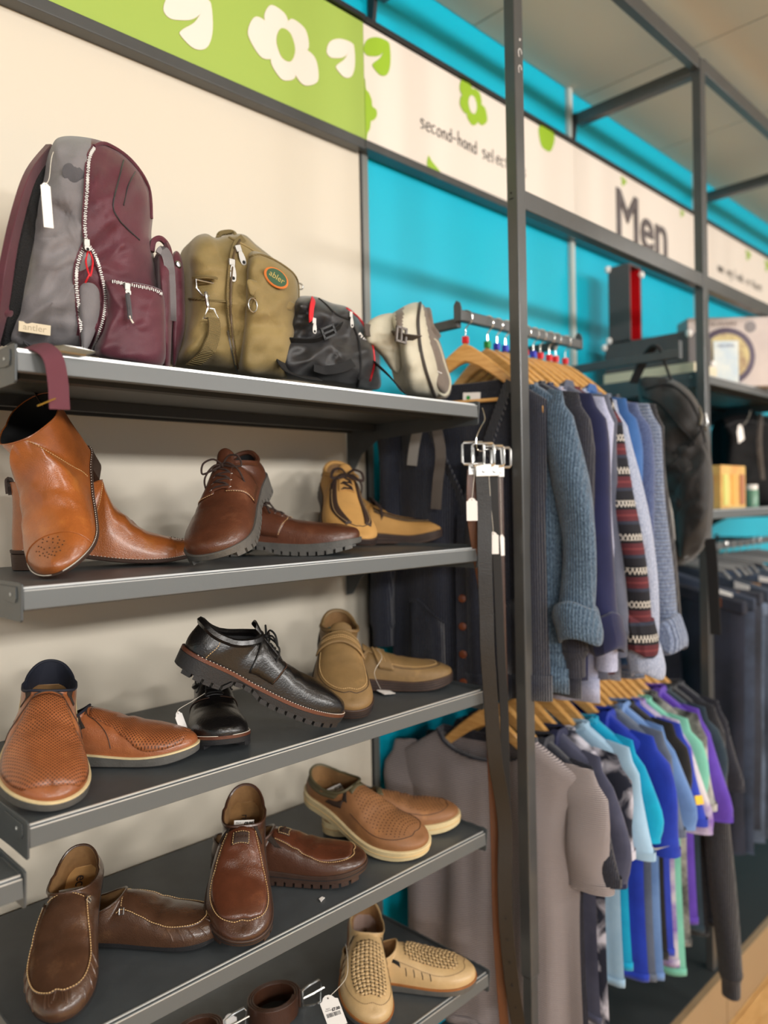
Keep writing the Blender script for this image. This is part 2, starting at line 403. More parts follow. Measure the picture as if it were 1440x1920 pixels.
# the Men banner starts at a joint near the first arm
MB().box((2.33, 1.397, BZ0), (3.336, 1.42, BZ1)).build('board', m_banner, wc, smooth=False)
MB().box((2.33, 1.385, BZ0-.024), (3.336, 1.425, BZ0-.003)).build('bottom_rail', m_post, wc, smooth=False, bevel=.002)
MB().box((2.33, 1.385, BZ1+.003), (3.336, 1.425, BZ1+.012)).build('top_rail', m_dark, wc, smooth=False)
a, b = bp(1148, 425), bp(1256, 478)
text('Men', .26, mat('grey_print', (96, 88, 88), rough=.5), wc, frame(((a[0]+b[0])/2, YB-.001, BZ0+.13), (1, 0, 0), (0, 0, 1)), sx=.95, bevel=.0045)
for px, py, s in ((1168, 340, .02), (1278, 400, .018), (1308, 432, .035)):
    q = bp(px, py); petals(wc, m_leafg, q[0], q[1], s, YB, 3, -PI/2-.3, clip=BZ1)
at0(wc)
wd = thing('banner', 'white banner with faint handwriting right of the far post', 'sign', (3.34, 1.405, BZ0))
MB().box((3.338, 1.397, BZ0), (5.2, 1.42, BZ1)).build('board', m_banner, wd, smooth=False)
MB().box((3.338, 1.385, BZ0-.024), (5.2, 1.425, BZ0-.003)).build('bottom_rail', m_post, wd, smooth=False, bevel=.002)
MB().box((3.338, 1.385, BZ1+.003), (5.2, 1.425, BZ1+.012)).build('top_rail', m_dark, wd, smooth=False)
q = bp(1345, 507); script_text('amazing finds in stores', q[0], q[1], .04, YB, m_ink, wd, adv=.6)
for px, py, s in ((1402, 478, .03), (1438, 498, .035)):
    q = bp(px, py); petals(wd, m_leafg, q[0], q[1], s, YB, 3, -PI/2-.3, clip=BZ1)
at0(wd)

# ---------------------------------------------------------------- steel frame over the rails
fr = thing('steel_rack', 'tall grey steel frame of posts and crossbars over the clothes rails', 'frame', (1.4, .985, 0))
PY0, PY1 = .97, .998
def post(x0, x1, mtop=2.976):
    mb = MB().box((x0, PY0, .585), (x1, PY1, mtop)); mb.box((x0+.003, PY0+.002, .168), (x1-.003, PY1-.002, .585))
    return mb.build('post', m_post, fr, smooth=False, bevel=.0025)
post(1.379, 1.411); post(2.343, 2.379); post(3.37, 3.406); post(4.4, 4.436)
MB().box((1.44, .9, 2.0), (1.44, .9, 2.0))
for x0, x1 in ((1.4115, 2.3425), (2.3795, 3.3695), (3.4065, 4.3995)):
    MB().box((x0, PY0+.002, H+.637), (x1, PY1, H+.679)).build('crossbar', m_post, fr, smooth=False, bevel=.002)
    MB().box((x0, PY0+.002, H+1.300), (x1, PY1, H+1.345)).build('top_beam', m_post, fr, smooth=False, bevel=.002)
for x in (1.385, 2.345, 3.372):
    MB().box((x-.004, PY1, H+1.285), (x+.026, WALL-.035, H+1.325)).build('top_arm', m_post, fr, smooth=False, bevel=.002)
    MB().prism([(x-.004, WALL-.035, H+1.325), (x-.004, WALL-.005, H+1.325), (x-.004, WALL-.005, H+1.235), (x-.004, WALL-.022, H+1.235)], (.012, 0, 0)).build('wall_bracket', m_dark, fr, smooth=False)
# screw hole and slot on the near post, worn tape marks
x = 1.3788; z = P(958, 362, X=x).z
MB().lathe([(.0, 0), (.0022, 0), (.0022, .0003)], n=12, M=frame((x, .986, z), (0, 1, 0), (0, 0, -1))).build('screw_hole', m_black, fr)
MB().box((x-.0004, .980, z-.014), (x, .991, z-.0115)).build('slot', m_black, fr, smooth=False)
for py, s in ((100, .010), (130, .009), (75, .003)):
    q = P(975, py, Y=.9695); mb = MB(); mb.tube([(q.x+math.cos(a_*PI/6)*s*.6, .9695, q.z+math.sin(a_*PI/6)*s) for a_ in range(9)], .0007, n=5); mb.build('tape_residue', m_white, fr)
at0(fr)

# ---------------------------------------------------------------- shelves
m_under = mat('shelf_under', (40, 43, 45), rough=.6)
def shelf(x0, x1, z, label, y0=1.0, y1=1.405, tagprops=None, left=True, right=True, group=None):
    t = thing('shelf', label, 'shelf', (x0, y1, z), group=group)
    z0 = z
    MB().box((x0, y0+.006, z0-.016), (x1, y1, z0-.001)).build('deck', m_shelf, t, smooth=False, bevel=.0012)
    MB().box((x0+.001, y0+.0045, z0-.0025), (x1-.001, y0+.0068, z0+.0002)).build('deck_edge', m_edge, t, smooth=False)
    MB().box((x0+.001, y0+.001, z0-.006), (x1-.001, y0+.006, z0-.004)).build('groove', m_black, t, smooth=False)
    mb = MB(); mb.prism([(x0, y0+.003, z0-.003), (x0, y0, z0-.0045), (x0, y0-.001, z0-.0285), (x0, y0+.004, z0-.0305), (x0, y0+.004, z0-.003)], (x1-x0, 0, 0)); mb.build('front_lip', m_lip, t, smooth=False, bevel=.0008)
    MB().box((x0+.001, y0-.0006, z0-.0047), (x1-.001, y0+.0012, z0-.0036)).build('lip_highlight', m_edge, t, smooth=False)  # pale strip that paints the highlight along the top of the lip
    MB().box((x0+.02, y0+.05, z0-.03), (x1-.02, y0+.07, z0-.016)).build('stiffener', m_under, t, smooth=False)
    MB().box((x0+.01, y0+.30, z0-.034), (x1-.01, y0+.32, z0-.016)).build('stiffener', m_under, t, smooth=False)
    MB().box((x0, y1-.012, z0-.03), (x1, y1-.001, z0-.016)).build('back_edge', m_under, t, smooth=False)
    def bracket(xb, s):
        prof = [(y0-.004, z0+.004), (y0+.004, z0+.006), (WALL-.017, z0+.004), (WALL-.017, z0-.13), (WALL-.04, z0-.125), (WALL-.07, z0-.085), (WALL-.13, z0-.052), (y0+.06, z0-.044), (y0+.004, z0-.044), (y0, z0-.041)]
        b_ = MB().prism([(xb, p[0], p[1]) for p in prof], (s*.003, 0, 0)).build('bracket', m_shelf, t, smooth=False, bevel=.0008)
        xo = xb if s < 0 else xb+.003
        xo = xb - .0018 if s > 0 else xb+.0002
        pr2 = [(y0+.012, z0+.000), (y0+.075, z0+.000), (y0+.075, z0-.016), (y0+.03, z0-.021), (y0+.015, z0-.02), (y0+.011, z0-.014)]
        MB().prism([(xo, p[0], p[1]) for p in pr2], (.0018, 0, 0)).build('hook_plate', m_shelf, b_, smooth=False, bevel=.0005)
        MB().lathe([(0, 0), (.0025, 0), (.0025, .0006)], n=10, M=frame((xo-.0001, y0+.03, z0-.010), (0, 1, 0), (0, 0, -1))).build('rivet_hole', m_edge, b_)
    if left: bracket(x0-.0035, 1)
    if right: bracket(x1+.0005, 1)
    at0(t)
    for ch in t.children:
        pass
    return t
SZ = [H+.2025-.3003*i for i in range(5)]
SX0, SX1 = .3465, 1.2655
names = ['top grey steel shelf carrying the bags', 'second grey steel shelf from the top, tan ankle boots on it',
         'third grey steel shelf, black lace-up shoes on it', 'fourth grey steel shelf, brown slip-ons and moccasins on it', 'lowest visible grey steel shelf with beige woven shoes']
for i, z in enumerate(SZ): shelf(SX0, SX1+(-.012 if i == 1 else 0), z, names[i])
shelf(-.58, .3372, H-.458, 'short end of a grey shelf in the neighbouring bay, bottom left', right=True)
# ================================================================== shoes
m_sole_blk = mat('black_rubber', (34, 34, 36), rough=.55, bump=.3, bs=400)
m_sole_gry = mat('grey_rubber', (92, 90, 86), rough=.6, bump=.3, bs=300, var=.2, vs=40)
m_sole_brn = mat('dark_brown_rubber', (66, 47, 38), rough=.5, bump=.3, bs=300, var=.2, vs=40)
m_sole_wht = mat('cream_rubber', (222, 202, 156), rough=.6, bump=.2, bs=400, var=.15, vs=30)
m_sole_stk = mat('stacked_heel', (58, 38, 28), rough=.45, bump=.3, bs=200, weave='ribz')
m_stitch = mat('pale_thread', (214, 178, 124), rough=.8)
m_stitchd = mat('dark_thread', (70, 44, 28), rough=.8)
m_lace_brn = mat('brown_lace', (50, 34, 28), rough=.8, bump=.5, bs=900)
m_lace_blk = mat('black_lace', (16, 16, 17), rough=.7, bump=.5, bs=900)
m_elastic = mat('brown_elastic', (50, 38, 30), rough=.85, bump=.7, bs=140, weave='ribx')
m_lining_tan = mat('tan_lining', (150, 112, 70), rough=.7, var=.35, vs=20)
m_lining_blk = mat('black_lining', (20, 20, 22), rough=.8)
m_lining_navy = mat('navy_lining', (24, 28, 42), rough=.75)
m_insole = mat('worn_insole', (214, 168, 108), rough=.6, var=.3, vs=14)
m_insole_d = mat('brown_insole', (160, 122, 78), rough=.6, var=.45, vs=12)
m_ins_pink = mat('grey_pink_insole', (168, 146, 138), rough=.6, var=.15, vs=12)
m_string = mat('white_string', (225, 218, 205), rough=.8)
def outline_half(x, pw, toe):
    s = spl(x, [(0, .64), (.13, .66), (.28, .68), (.42, .76), (.56, .90), (.70, 1.0), (.82, 1.0), (1, .96)])
    p, q = toe
    xf = .72 if p > 2 else .62
    if x > xf: t = (x-xf)/(1-xf); s *= max(0, 1-t**p)**(1/q)
    if x < .14: s *= max(0, 1-(1-x/.14)**2.2)**.5
    return s*pw/2
class Shoe:
    def __init__(s, L=.30, W=.108, foot=1, toe=(2.4, 2.0), hc=.07, xv=.40, zv=.085, ridge=None, zs=None, zb=None, wc=.031,
                 cp=2.6, xh=.02, welt=.003, boxy=.7, xtt=.95, toez=.045, side_dip=.012, bulge=.004, ankle=0, crease=0, seed=1, lean=0):
        wc *= 1.12; s.__dict__.update(locals()); s.L, s.W = L, W
        s.zs = zs or [(0, .030), (.25, .028), (.5, .020), (.72, .016), (1, .026)]
        s.zb = zb or [(0, .001), (.25, 0), (.72, 0), (.86, .003), (1, .012)]
        s.ridge = ridge or [(xv, zv), (xv+.12, zv-.018), (.68, .058), (.80, .050), (.9, .046), (xtt, toez)]
        n1, n2 = 26, 26
        s.sta = []
        for i in range(n1+1):
            th = PI*(1-i/n1)                       # pi back -> 0 front
            a = (xv-xh)/2; c_ = math.cos(th); sn = math.sin(th); e = 2/cp
            lx = xh+a + a*math.copysign(abs(c_)**e, c_); ly = wc*abs(sn)**e
            if c_ > 0: ly = wc*abs(sn)**e
            else: lx = xh+a + a*math.copysign(abs(c_)**(2/2.4), c_); ly = wc*.92*abs(sn)**(2/2.2)
            fr = i/n1
            g = (lx-xh)/(xv-xh)
            zc = spl(g, [(0, hc), (.25, hc-side_dip*.7), (.55, hc-side_dip+ (zv-hc)*.35), (.85, zv-.010), (1, zv)]) if not ankle else spl(g, [(0, hc), (.5, hc-.004), (1, zv)])
            xb = (xv+.03)*(.5-.5*math.cos(PI*fr))*1.0 if fr < 1 else xv+.03
            xb = (xv+.03)*(fr**1.35)
            s.sta.append((xb, lx, ly, zc, 0.0 if fr < .8 else (fr-.8)/.2))
        x0 = xv+.03
        for i in range(1, n2+1):
            t = i/n2; xb = x0+(1-x0)*math.sin(t*PI/2)
            xt = xv+(xtt-xv)*((xb-x0)/(1-x0))**1.12
            s.sta.append((xb, xt, 0.0, spl(xt, s.ridge), 1.0))
        s.n1 = n1
        s.m = 14
        s.side = {}
        for sd in (1, -1):
            rows = []
            for (xb, xt, ly, zc, wgt) in s.sta:
                B = s.base(xb, sd); T = Vector((xt*L, sd*ly+s.cl(xt), zc)); h = T.z-B.z
                if wgt > 0:
                    hor = Vector((B.x-T.x, B.y-T.y, 0))
                    if xb < .9: pass
                    P1r = B+Vector((0, 0, h*boxy))+hor.normalized()*bulge*.6
                    kk = max(0, (xb-.95)/.05)**2
                    P2r = T+Vector((hor.x*(.12+.43*kk), hor.y*.60, -h*.04))
                out = Vector((0, sd, 0)) if xb > .06 else Vector((-1+xb/.06, sd*xb/.06+.001, 0)).normalized()
                P1c = B+Vector((0, 0, h*.45))+out*bulge
                if ankle:
                    P1c = B+Vector((0, 0, h*.40))+out*bulge*.5-Vector((0, 0, 0)); P2c = T-Vector((0, 0, h*.45))-out*ankle
                else: P2c = T-Vector((0, 0, h*.35))+out*bulge*.5
                if wgt > 0: P1 = P1c.lerp(P1r, wgt); P2 = P2c.lerp(P2r, wgt)
                else: P1, P2 = P1c, P2c
                r = []
                for k in range(s.m+1):
                    v = k/s.m; v = v**.9; u = 1-v
                    p = B*u**3+P1*3*u*u*v+P2*3*u*v*v+T*v**3
                    if crease:
                        cz = math.exp(-((p.x/L-.60)/.07)**2)*math.sin((p.x/L)*70+sd*v*1.5)*crease*min(1, v*2.2)
                        nn = noise.noise(Vector((p.x*22+seed, p.y*22, p.z*22)))*crease*.9*min(1, v*2)
                        p = p+Vector((0, 0, cz+nn))
                    r.append(p)
                rows.append(r)
            s.side[sd] = rows
        # make the two sides meet along the ridge
        for i in range(s.n1, len(s.sta)):
            a = (s.side[1][i][-1]+s.side[-1][i][-1])/2; s.side[1][i][-1] = a; s.side[-1][i][-1] = a.copy()
        a = (s.side[1][0][-1]+s.side[-1][0][-1])/2; s.side[1][0][-1] = a; s.side[-1][0][-1] = a.copy()
    def cl(s, x):
        return s.foot*s.L*spl(x, [(0, .0), (.3, -.004), (.55, -.010), (.75, -.006), (1, .022)])
    def base(s, x, sd, off=0, z=None):
        hw = outline_half(x, s.W, s.toe)
        asym = 1+ sd*s.foot*-.05*math.sin(min(1, max(0, (x-.3)/.55))*PI)
        y = s.cl(x)+sd*(hw*asym); X = x*s.L
        p = Vector((X, y, spl(x, s.zs) if z is None else z))
        if off:
            e = 1e-3; x2 = min(1, x+e); x1 = max(0, x-e)
            a = Vector((x1*s.L, s.cl(x1)+sd*outline_half(x1, s.W, s.toe), 0)); b = Vector((x2*s.L, s.cl(x2)+sd*outline_half(x2, s.W, s.toe), 0))
            t = (b-a).normalized(); n_ = Vector((-t.y, t.x, 0))*sd
            if x <= 0: n_ = Vector((-1, 0, 0))
            if x >= 1: n_ = Vector((1, 0, 0))
            p += n_*off
        return p
    def at(s, x, w, off=0):
        "surface point above base station x, w=+-1 at the sole edge, 0 on the ridge; pushed out by off"
        def raw(x_, w_):
            sd = 1 if w_ >= 0 else -1; v = 1-min(1, abs(w_))
            xs = [q[0] for q in s.sta]; x_ = min(max(x_, 0), 1); i = 0
            while i < len(xs)-2 and xs[i+1] < x_: i += 1
            t = (x_-xs[i])/(xs[i+1]-xs[i]) if xs[i+1] > xs[i] else 0
            t = min(max(t, 0), 1); k = v*s.m; j = min(int(k), s.m-1); f = k-j; R = s.side[sd]
            return (R[i][j]*(1-f)+R[i][j+1]*f)*(1-t)+(R[i+1][j]*(1-f)+R[i+1][j+1]*f)*t
        p = raw(x, w)
        if off:
            e = .012; sd = 1 if w >= 0 else -1
            aw = abs(w)
            w1, w2 = sd*max(0.001, aw-.05), sd*min(1, aw+.05)
            du = raw(min(1, x+e), w)-raw(max(0, x-e), w); dv = raw(x, w2)-raw(x, w1)
            n_ = du.cross(dv)*sd*-1
            if aw < .05 and x > s.xv+.03: n_ = Vector((0, 0, 1))-du.normalized()*du.normalized().z
            if n_.length > 1e-9:
                n_.normalize()
                if n_.z < -.3 or (n_.y*sd < -.5 and aw > .3): n_ = -n_
                p = p+n_*off
        return p
def dimple(mb, sh, x, w, r, off=.0005):
    a = sh.at(x, w, .0001); n_ = sh.at(x, w, .0021)-a
    if n_.length < 1e-6: return
    n_.normalize(); X = n_.orthogonal().normalized(); mb.lathe([(0, .0002), (r, .0002), (r*1.02, -.0004)], n=7, M=frame(a+n_*off, X, n_.cross(X)))
def shoe_patch(sh, fx, fw, nx, nw, name, m, par, off=.0008, th=.0012, **k):
    "raised piece of leather following the shoe: fx(u,v), fw(u,v) give station and side"
    rows = [[sh.at(fx(i/nx, j/nw), fw(i/nx, j/nw), off) for j in range(nw+1)] for i in range(nx+1)]
    return MB().grid(rows).build(name, m, par, solid=th, **k)
def shoe_line(sh, pts, name, m, par, r=.0009, off=.0006, n=6, dash=False, flat=None, kind=None):
    "seam or stitching following the shoe; pts are (x, w)"
    c = smooth_curve([Vector((a, b, 0)) for a, b in pts], n)
    P3 = [sh.at(q.x, q.y, off) for q in c]
    mb = MB()
    if dash:
        d = 0; step = .0042; seg = []
        acc = [0]
        for a, b in zip(P3, P3[1:]): acc.append(acc[-1]+(b-a).length)
        def pt(l):
            for i in range(len(acc)-1):
                if l <= acc[i+1] and acc[i+1] > acc[i]: return P3[i].lerp(P3[i+1], (l-acc[i])/(acc[i+1]-acc[i]))
            return P3[-1]
        l = 0
        while l+.0026 < acc[-1]:
            mb.tube([pt(l), pt(l+.0026)], r, n=4); l += step
    else: mb.tube(P3, r, n=6)
    o = mb.build(name, m, par)
    if dash: o['kind'] = 'stuff'
    return o
def build_shoe(name, label, sh, loc, rot, scale, up_m, sole_m, lining_m, insole_m, collar_m=None, welt_m=None, welt_h=.003, sole_side=0.0,
               lugs=0, heel_block=None, cat='shoe', group=None, collar_r=.002, sole_lines=0, welt_stitch=None):
    t = thing(name, label, cat, loc, rot, group); t.scale = (scale,)*3
    # upper: heel to toe, left edge over the top to the right edge
    rows = []
    for i in range(len(sh.sta)):
        rows.append((sh.side[1][i], sh.side[-1][i]))
    mb = MB(); mb.grid([r[0] for r in rows]); mb.grid([r[1] for r in rows], flip=True)
    up = mb.build('upper', up_m, t, weld=.0002, angle=80)
    # collar loop
    n1 = sh.n1; loop = [sh.side[1][i][-1] for i in range(n1+1)]+[sh.side[-1][i][-1] for i in range(n1-1, 0, -1)]
    co = MB().tube([p+Vector((0, 0, -collar_r*.3)) for p in loop], collar_r, n=6, closed=True).build('collar', collar_m or up_m, t)
    # lining
    xs_in = lambda i: min(.93, sh.sta[i][0]*1.02+.02+((0 if sh.ankle else .12) if i > n1*.9 else 0)*(i-n1*.9)/(n1*.1))
    lin = []
    for sd, rng in ((1, range(n1+1)), (-1, range(n1-1, 0, -1))):
        for i in rng:
            T = sh.side[sd][i][-1]; x_ = xs_in(i); fr = i/n1
            I = sh.base(x_, sd, off=-.009); I.z = spl(x_, sh.zs)+.006
            if fr > .8:
                kx = (fr-.8)/.2; I.y = lerp(I.y, sh.cl(x_), kx)
            ctr = Vector((T.x*.5+sh.xv*sh.L*.25, sh.cl(.3), T.z)); inn = (Vector((ctr.x, ctr.y, T.z))-T)
            inn = inn.normalized()*.003 if inn.length > 1e-6 else Vector((0, 0, 0))
            A = T+inn-Vector((0, 0, .001)); r = [T-Vector((0, 0, .0012))]
            mid = A.lerp(I, .5)
            if fr < .8: mid += (Vector((I.x, I.y, mid.z))-mid)*.45
            elif sh.ankle: mid.x -= .022
            else: mid.z += .006
            for k in range(7):
                v = k/6; r.append(A*(1-v)**2+mid*2*v*(1-v)+I*v*v)
            lin.append(r)
    MB().grid(lin, closed_v=True).build('lining', lining_m, t, angle=80)
    L_ = [lin[i][-1] for i in range(n1+1)]; R_ = [lin[0][-1]]+[lin[-i][-1] for i in range(1, n1)]+[lin[n1][-1]]
    MB().grid([[a+Vector((0, 0, -.0005)).lerp(Vector((0, 0, 0)), 0), (a+b)/2+Vector((0, 0, -.001)), b] for a, b in zip(L_, R_)]).build('insole', insole_m, t)
    # sole
    xs = [(.5-.5*math.cos(PI*i/34)) for i in range(35)]
    def sole(name, zt, zb_, ot, ob, m, x0=0, x1=1, par=t, inset=.002, bev=.0015):
        rings = []
        prof = [(ob-inset-.006, zb_, 0), (ob-inset, zb_, 0), (ob, zb_, bev), (ot, zt, -bev*.6), (ot-bev*.6, zt, 0), (ot-.006, zt, 0)]
        X = [x0+(x1-x0)*q for q in xs]
        mbb = MB(); full = []
        for off, zf, dz in prof:
            ring = [None]*0
            Ls = []; Rs = []
            for x in X:
                z = zf(x)+dz
                Ls.append(sh.base(x, 1, off, z)); Rs.append(sh.base(x, -1, off, z))
            full.append((Ls, Rs))
        for (a, b), (c, d) in zip(full, full[1:]):
            mbb.grid([a, c]); mbb.grid([b, d], flip=True)
            if x1 < 1: mbb.add([a[-1], b[-1], d[-1], c[-1]], [(0, 1, 2, 3)])
        a, b = full[0]; mbb.grid([a, b]); a, b = full[-1]; mbb.grid([a, b], flip=True)
        if x1 < 1:
            pass
        return mbb.build(name, m, par, weld=.00005, angle=35)
    ztop = lambda x: spl(x, sh.zs)+.001; zbot = lambda x: spl(x, sh.zb)+(.006 if lugs else 0)
    if heel_block:
        hx, thin = heel_block
        so = sole('sole', ztop, lambda x: spl(x, sh.zs)-thin, sh.welt, sh.welt-.001, sole_m)
        mbh = MB(); ys = []
        X = [hx*(.5-.5*math.cos(PI*i/16))*1.0 for i in range(17)]
        X = [hx*i/16 for i in range(17)]
        rows = []
        for k in range(8):
            f = k/7; off = sh.welt-.0015-.0015*(1-f)
            rows.append([sh.base(x, 1, off, lerp(zbot(x), spl(x, sh.zs)-thin, f)) for x in X]+[sh.base(x, -1, off, lerp(zbot(x), spl(x, sh.zs)-thin, f)) for x in X[::-1]])
        mbh.grid(rows, closed_u=True); Lr = rows[0]; mbh.grid([Lr[:17], Lr[17:][::-1]])
        mbh.build('heel', m_sole_stk, t, angle=35)
    else:
        so = sole('sole', (lambda x: ztop(x)-(welt_h if welt_m else 0)), zbot, sh.welt+sole_side, sh.welt-.001, sole_m)
        if welt_m: sole('welt', ztop, lambda x: ztop(x)-welt_h-.0003, sh.welt+sole_side*.6, sh.welt+sole_side*.6, welt_m, bev=.0006)
    if lugs:
        # tread blocks round the edge, joined: too many and too small to pick apart
        mbl = MB(); n = lugs
        for sd in (1, -1):
            for k in range(n):
                pitch = .94/n; x = .03+pitch*k; x2 = x+pitch*.74
                p = sh.base(x, sd, sh.welt+sole_side-.0008); q = sh.base(x2, sd, sh.welt+sole_side-.0008); hh = .0075
                p.z = spl(x, sh.zb); q.z = spl(x2, sh.zb); i1 = sh.base(x, sd, -.016, p.z); i2 = sh.base(x2, sd, -.016, q.z)
                mbl.prism([p, q, i2, i1], (0, 0, hh))
        o = mbl.build('tread', sole_m, t, smooth=False); o['kind'] = 'stuff'
        so['kind'] = None if False else so.get('kind', '') or ''
        del so['kind']
    for k in range(sole_lines):
        f = (k+1)/(sole_lines+1)
        pts = [sh.base(x, 1, sh.welt+sole_side-.0002, lerp(zbot(x)+.002, ztop(x)-.001, f)) for x in xs]+[sh.base(x, -1, sh.welt+sole_side-.0002, lerp(zbot(x)+.002, ztop(x)-.001, f)) for x in xs[::-1]]
        MB().tube(pts, .0008, n=5, closed=True).build('sole_groove', m_sole_blk if sole_m != m_sole_wht else m_stitch, t)
    if welt_stitch:
        mb = MB()
        for sd in (1, -1):
            for k in range(70):
                x = .06+.93*math.sin(PI/2*k/70)
                p = sh.base(x, sd, sh.welt+sole_side-.0015, ztop(x)+.0004); q = sh.base(min(1, x+.006), sd, sh.welt+sole_side-.0015, ztop(x)+.0004)
                mb.tube([p, q], .0006, n=4)
        o = mb.build('welt_stitching', welt_stitch, t); o['kind'] = 'stuff'
    return t
def eyelet(par, p, n_, m=m_steel, r=.0036):
    n_ = Vector(n_).normalized(); x = n_.orthogonal().normalized(); M_ = frame(p, x, n_.cross(x))
    MB().lathe([(r*.55, 0), (r*.6, .0009), (r*.85, .0013), (r, .0008), (r, 0)], n=14, M=M_).build('eyelet', m, par)
    MB().lathe([(0, .0002), (r*.55, .0002)], n=10, M=M_).build('eyelet_hole', m_black, par)
def laces(sh, t, xs, w, m, r=.0017, bow=1, hang=.05, eye=m_steel, flat=False, top=None):
    "crossed laces through facing eyelets and a bow at the top"
    L_ = [(sh.at(x, w, .0012), sh.at(x, -w, .0012)) for x in xs]
    up = Vector((0, 0, 1))
    for a, b in L_:
        for p in (a, b): eyelet(t, p, up+Vector((0, .4 if p.y > 0 else -.4, 0)), eye)
    def strand(p, q, lift=.004):
        mid = (p+q)/2+up*lift; return smooth_curve([p, p.lerp(mid, .5)+up*lift*.5, mid, q.lerp(mid, .5)+up*lift*.5, q], 4)
    kw = dict(flat=(r*4.2, r*1.1, (0, 0, 1))) if flat else {}
    for k in range(len(L_)):
        MB().tube(strand(*L_[k]), r, **kw).build('lace', m, t)
        if k < len(L_)-1:
            MB().tube(strand(L_[k][0], L_[k+1][1], .005), r, **kw).build('lace', m, t)
    c = (L_[-1][0]+L_[-1][1])/2+up*.007
    MB().lathe([(0, -.004), (.004, -.003), (.005, 0), (.004, .003), (0, .004)], c=c, n=10).build('lace_knot', m, t)
    for sd in (1, -1):
        lp = smooth_curve([c, c+Vector((-.004, sd*.014, .012)), c+Vector((.002, sd*.032, .010)), c+Vector((.012, sd*.036, -.004)), c+Vector((.012, sd*.018, -.002)), c], 5)
        MB().tube(lp, r, **kw).build('lace_loop', m, t)
        en = smooth_curve([c, c+Vector((.006, sd*.012, .004)), c+Vector((.014, sd*.026, -.004)), c+Vector((.022, sd*.034, -.018)), c+Vector((.024, sd*.036, -.018-hang))], 5)
        MB().tube(en, r, **kw).build('lace_end', m, t)
def tongue(sh, t, m, x0, x1, w0=.30, rise=.018, lining=None):
    rows = []
    for i in range(9):
        u = i/8; r = []
        for j in range(9):
            v = -1+2*j/8
            if u < .62:
                x = lerp(x0, sh.xv+.03, u/.62); p = sh.at(x, v*w0*.999 if abs(v) > .05 else .02, .0007)
            else:
                k = (u-.62)/.38; e = sh.at(sh.xv+.03, v*w0 if abs(v) > .05 else .02, .0007)
                p = e+Vector((-(x1)*k*sh.L, 0, rise*k*(1-.5*abs(v)**3)))
            r.append(p)
        rows.append(r)
    return MB().grid(rows).build('tongue', m, t, solid=.0025, sub=1)
def price_sticker(t, o, x, y, w, h, price, name='price_sticker'):
    "small paper sticker: lines of print, price and barcode"
    M_ = frame(o, x, y)
    s = MB().box((-w/2, -h/2, 0), (w/2, h/2, .0003), M_).build(name, m_white, t, smooth=False)
    mb = MB(); rnd = random.Random(3); xx = -w*.42
    while xx < w*.4:
        b = rnd.choice((.0004, .0007, .0011)); mb.box((xx, -h*.42, .0003), (xx+b, -h*.12, .0005), M_); xx += b+rnd.choice((.0004, .0008))
    o_ = mb.build('barcode', m_ink, t, smooth=False); o_['kind'] = 'stuff'
    text(price, h*.33, m_ink, t, M_ @ Matrix.Translation((w*.22, h*.22, .0004)), extrude=.0001, bold=.0004, name='price')
    text("Men's", h*.18, m_ink, t, M_ @ Matrix.Translation((-w*.28, h*.30, .0004)), extrude=.0001, name='lettering')
    text("Footwear", h*.18, m_ink, t, M_ @ Matrix.Translation((-w*.26, h*.08, .0004)), extrude=.0001, name='lettering')
    return s
def swing_tag(parent, o, x, y, w, h, string=None, name='price_tag', printed=False):
    "shaped card tag hanging by a string"
    M_ = frame(o, x, y); c = h/2
    pts = [(-w/2, -c), (w/2, -c), (w/2, c-w*.32), (w*.36, c-w*.26), (w*.26, c-w*.1), (w*.1, c), (-w*.1, c), (-w*.26, c-w*.1), (-w*.36, c-w*.26), (-w/2, c-w*.32)]
    g = MB().prism([M_ @ Vector((a, b, 0)) for a, b in pts], M_.to_3x3() @ Vector((0, 0, .0005))).build(name, m_white, parent, smooth=False)
    MB().lathe([(0, .0006), (w*.05, .0006)], n=10, M=M_ @ Matrix.Translation((0, c-w*.17, 0))).build('tag_hole', m_black, g)
    if string: MB().tube(smooth_curve(string+[tuple(M_ @ Vector((0, c-w*.17, .001)))], 6), .0005, n=5).build('string', m_string, g)
    if printed:
        mb = MB(); rnd = random.Random(5); xx = -w*.38
        while xx < w*.36:
            b = rnd.choice((.0005, .0009, .0013)); mb.box((xx, -h*.18, .0005), (xx+b, -h*.06, .0007), M_); xx += b+rnd.choice((.0005, .0009))
        q = mb.build('barcode', m_ink, g, smooth=False); q['kind'] = 'stuff'
        text('£7.00', w*.2, m_ink, g, M_ @ Matrix.Translation((w*.2, h*.02, .0006)), extrude=.0001, bold=.0004, name='price')
        text("Men's\nFootwear", w*.09, m_ink, g, M_ @ Matrix.Translation((-w*.2, h*.06, .0006)), extrude=.0001)
    return g
L_boot = leather('cognac_leather', (164, 92, 42), dark=.38, rough=.3, coat=.5, worn=(196, 124, 58))
L_brown = leather('oiled_brown_leather', (94, 54, 36), dark=.4, rough=.36, coat=.3, worn=(124, 80, 56))
L_nub = leather('tan_nubuck', (196, 148, 82), dark=.18, rough=.75, coat=0, creases=.3)
L_perf = leather('tan_perforated_leather', (156, 92, 54), dark=.35, rough=.34, coat=.35, worn=(184, 118, 70))
L_black = leather('black_grain_leather', (19, 17, 17), dark=.4, rough=.33, coat=.35, creases=.9, grain=350)
L_olive = leather('olive_tan_leather', (132, 104, 64), dark=.22, rough=.6, coat=0, worn=(168, 132, 80))
L_moc = leather('dark_moccasin_leather', (80, 54, 38), dark=.38, rough=.27, coat=.5, worn=(112, 80, 54))
L_pat = leather('chestnut_leather', (94, 52, 34), dark=.4, rough=.25, coat=.55, worn=(128, 78, 50))
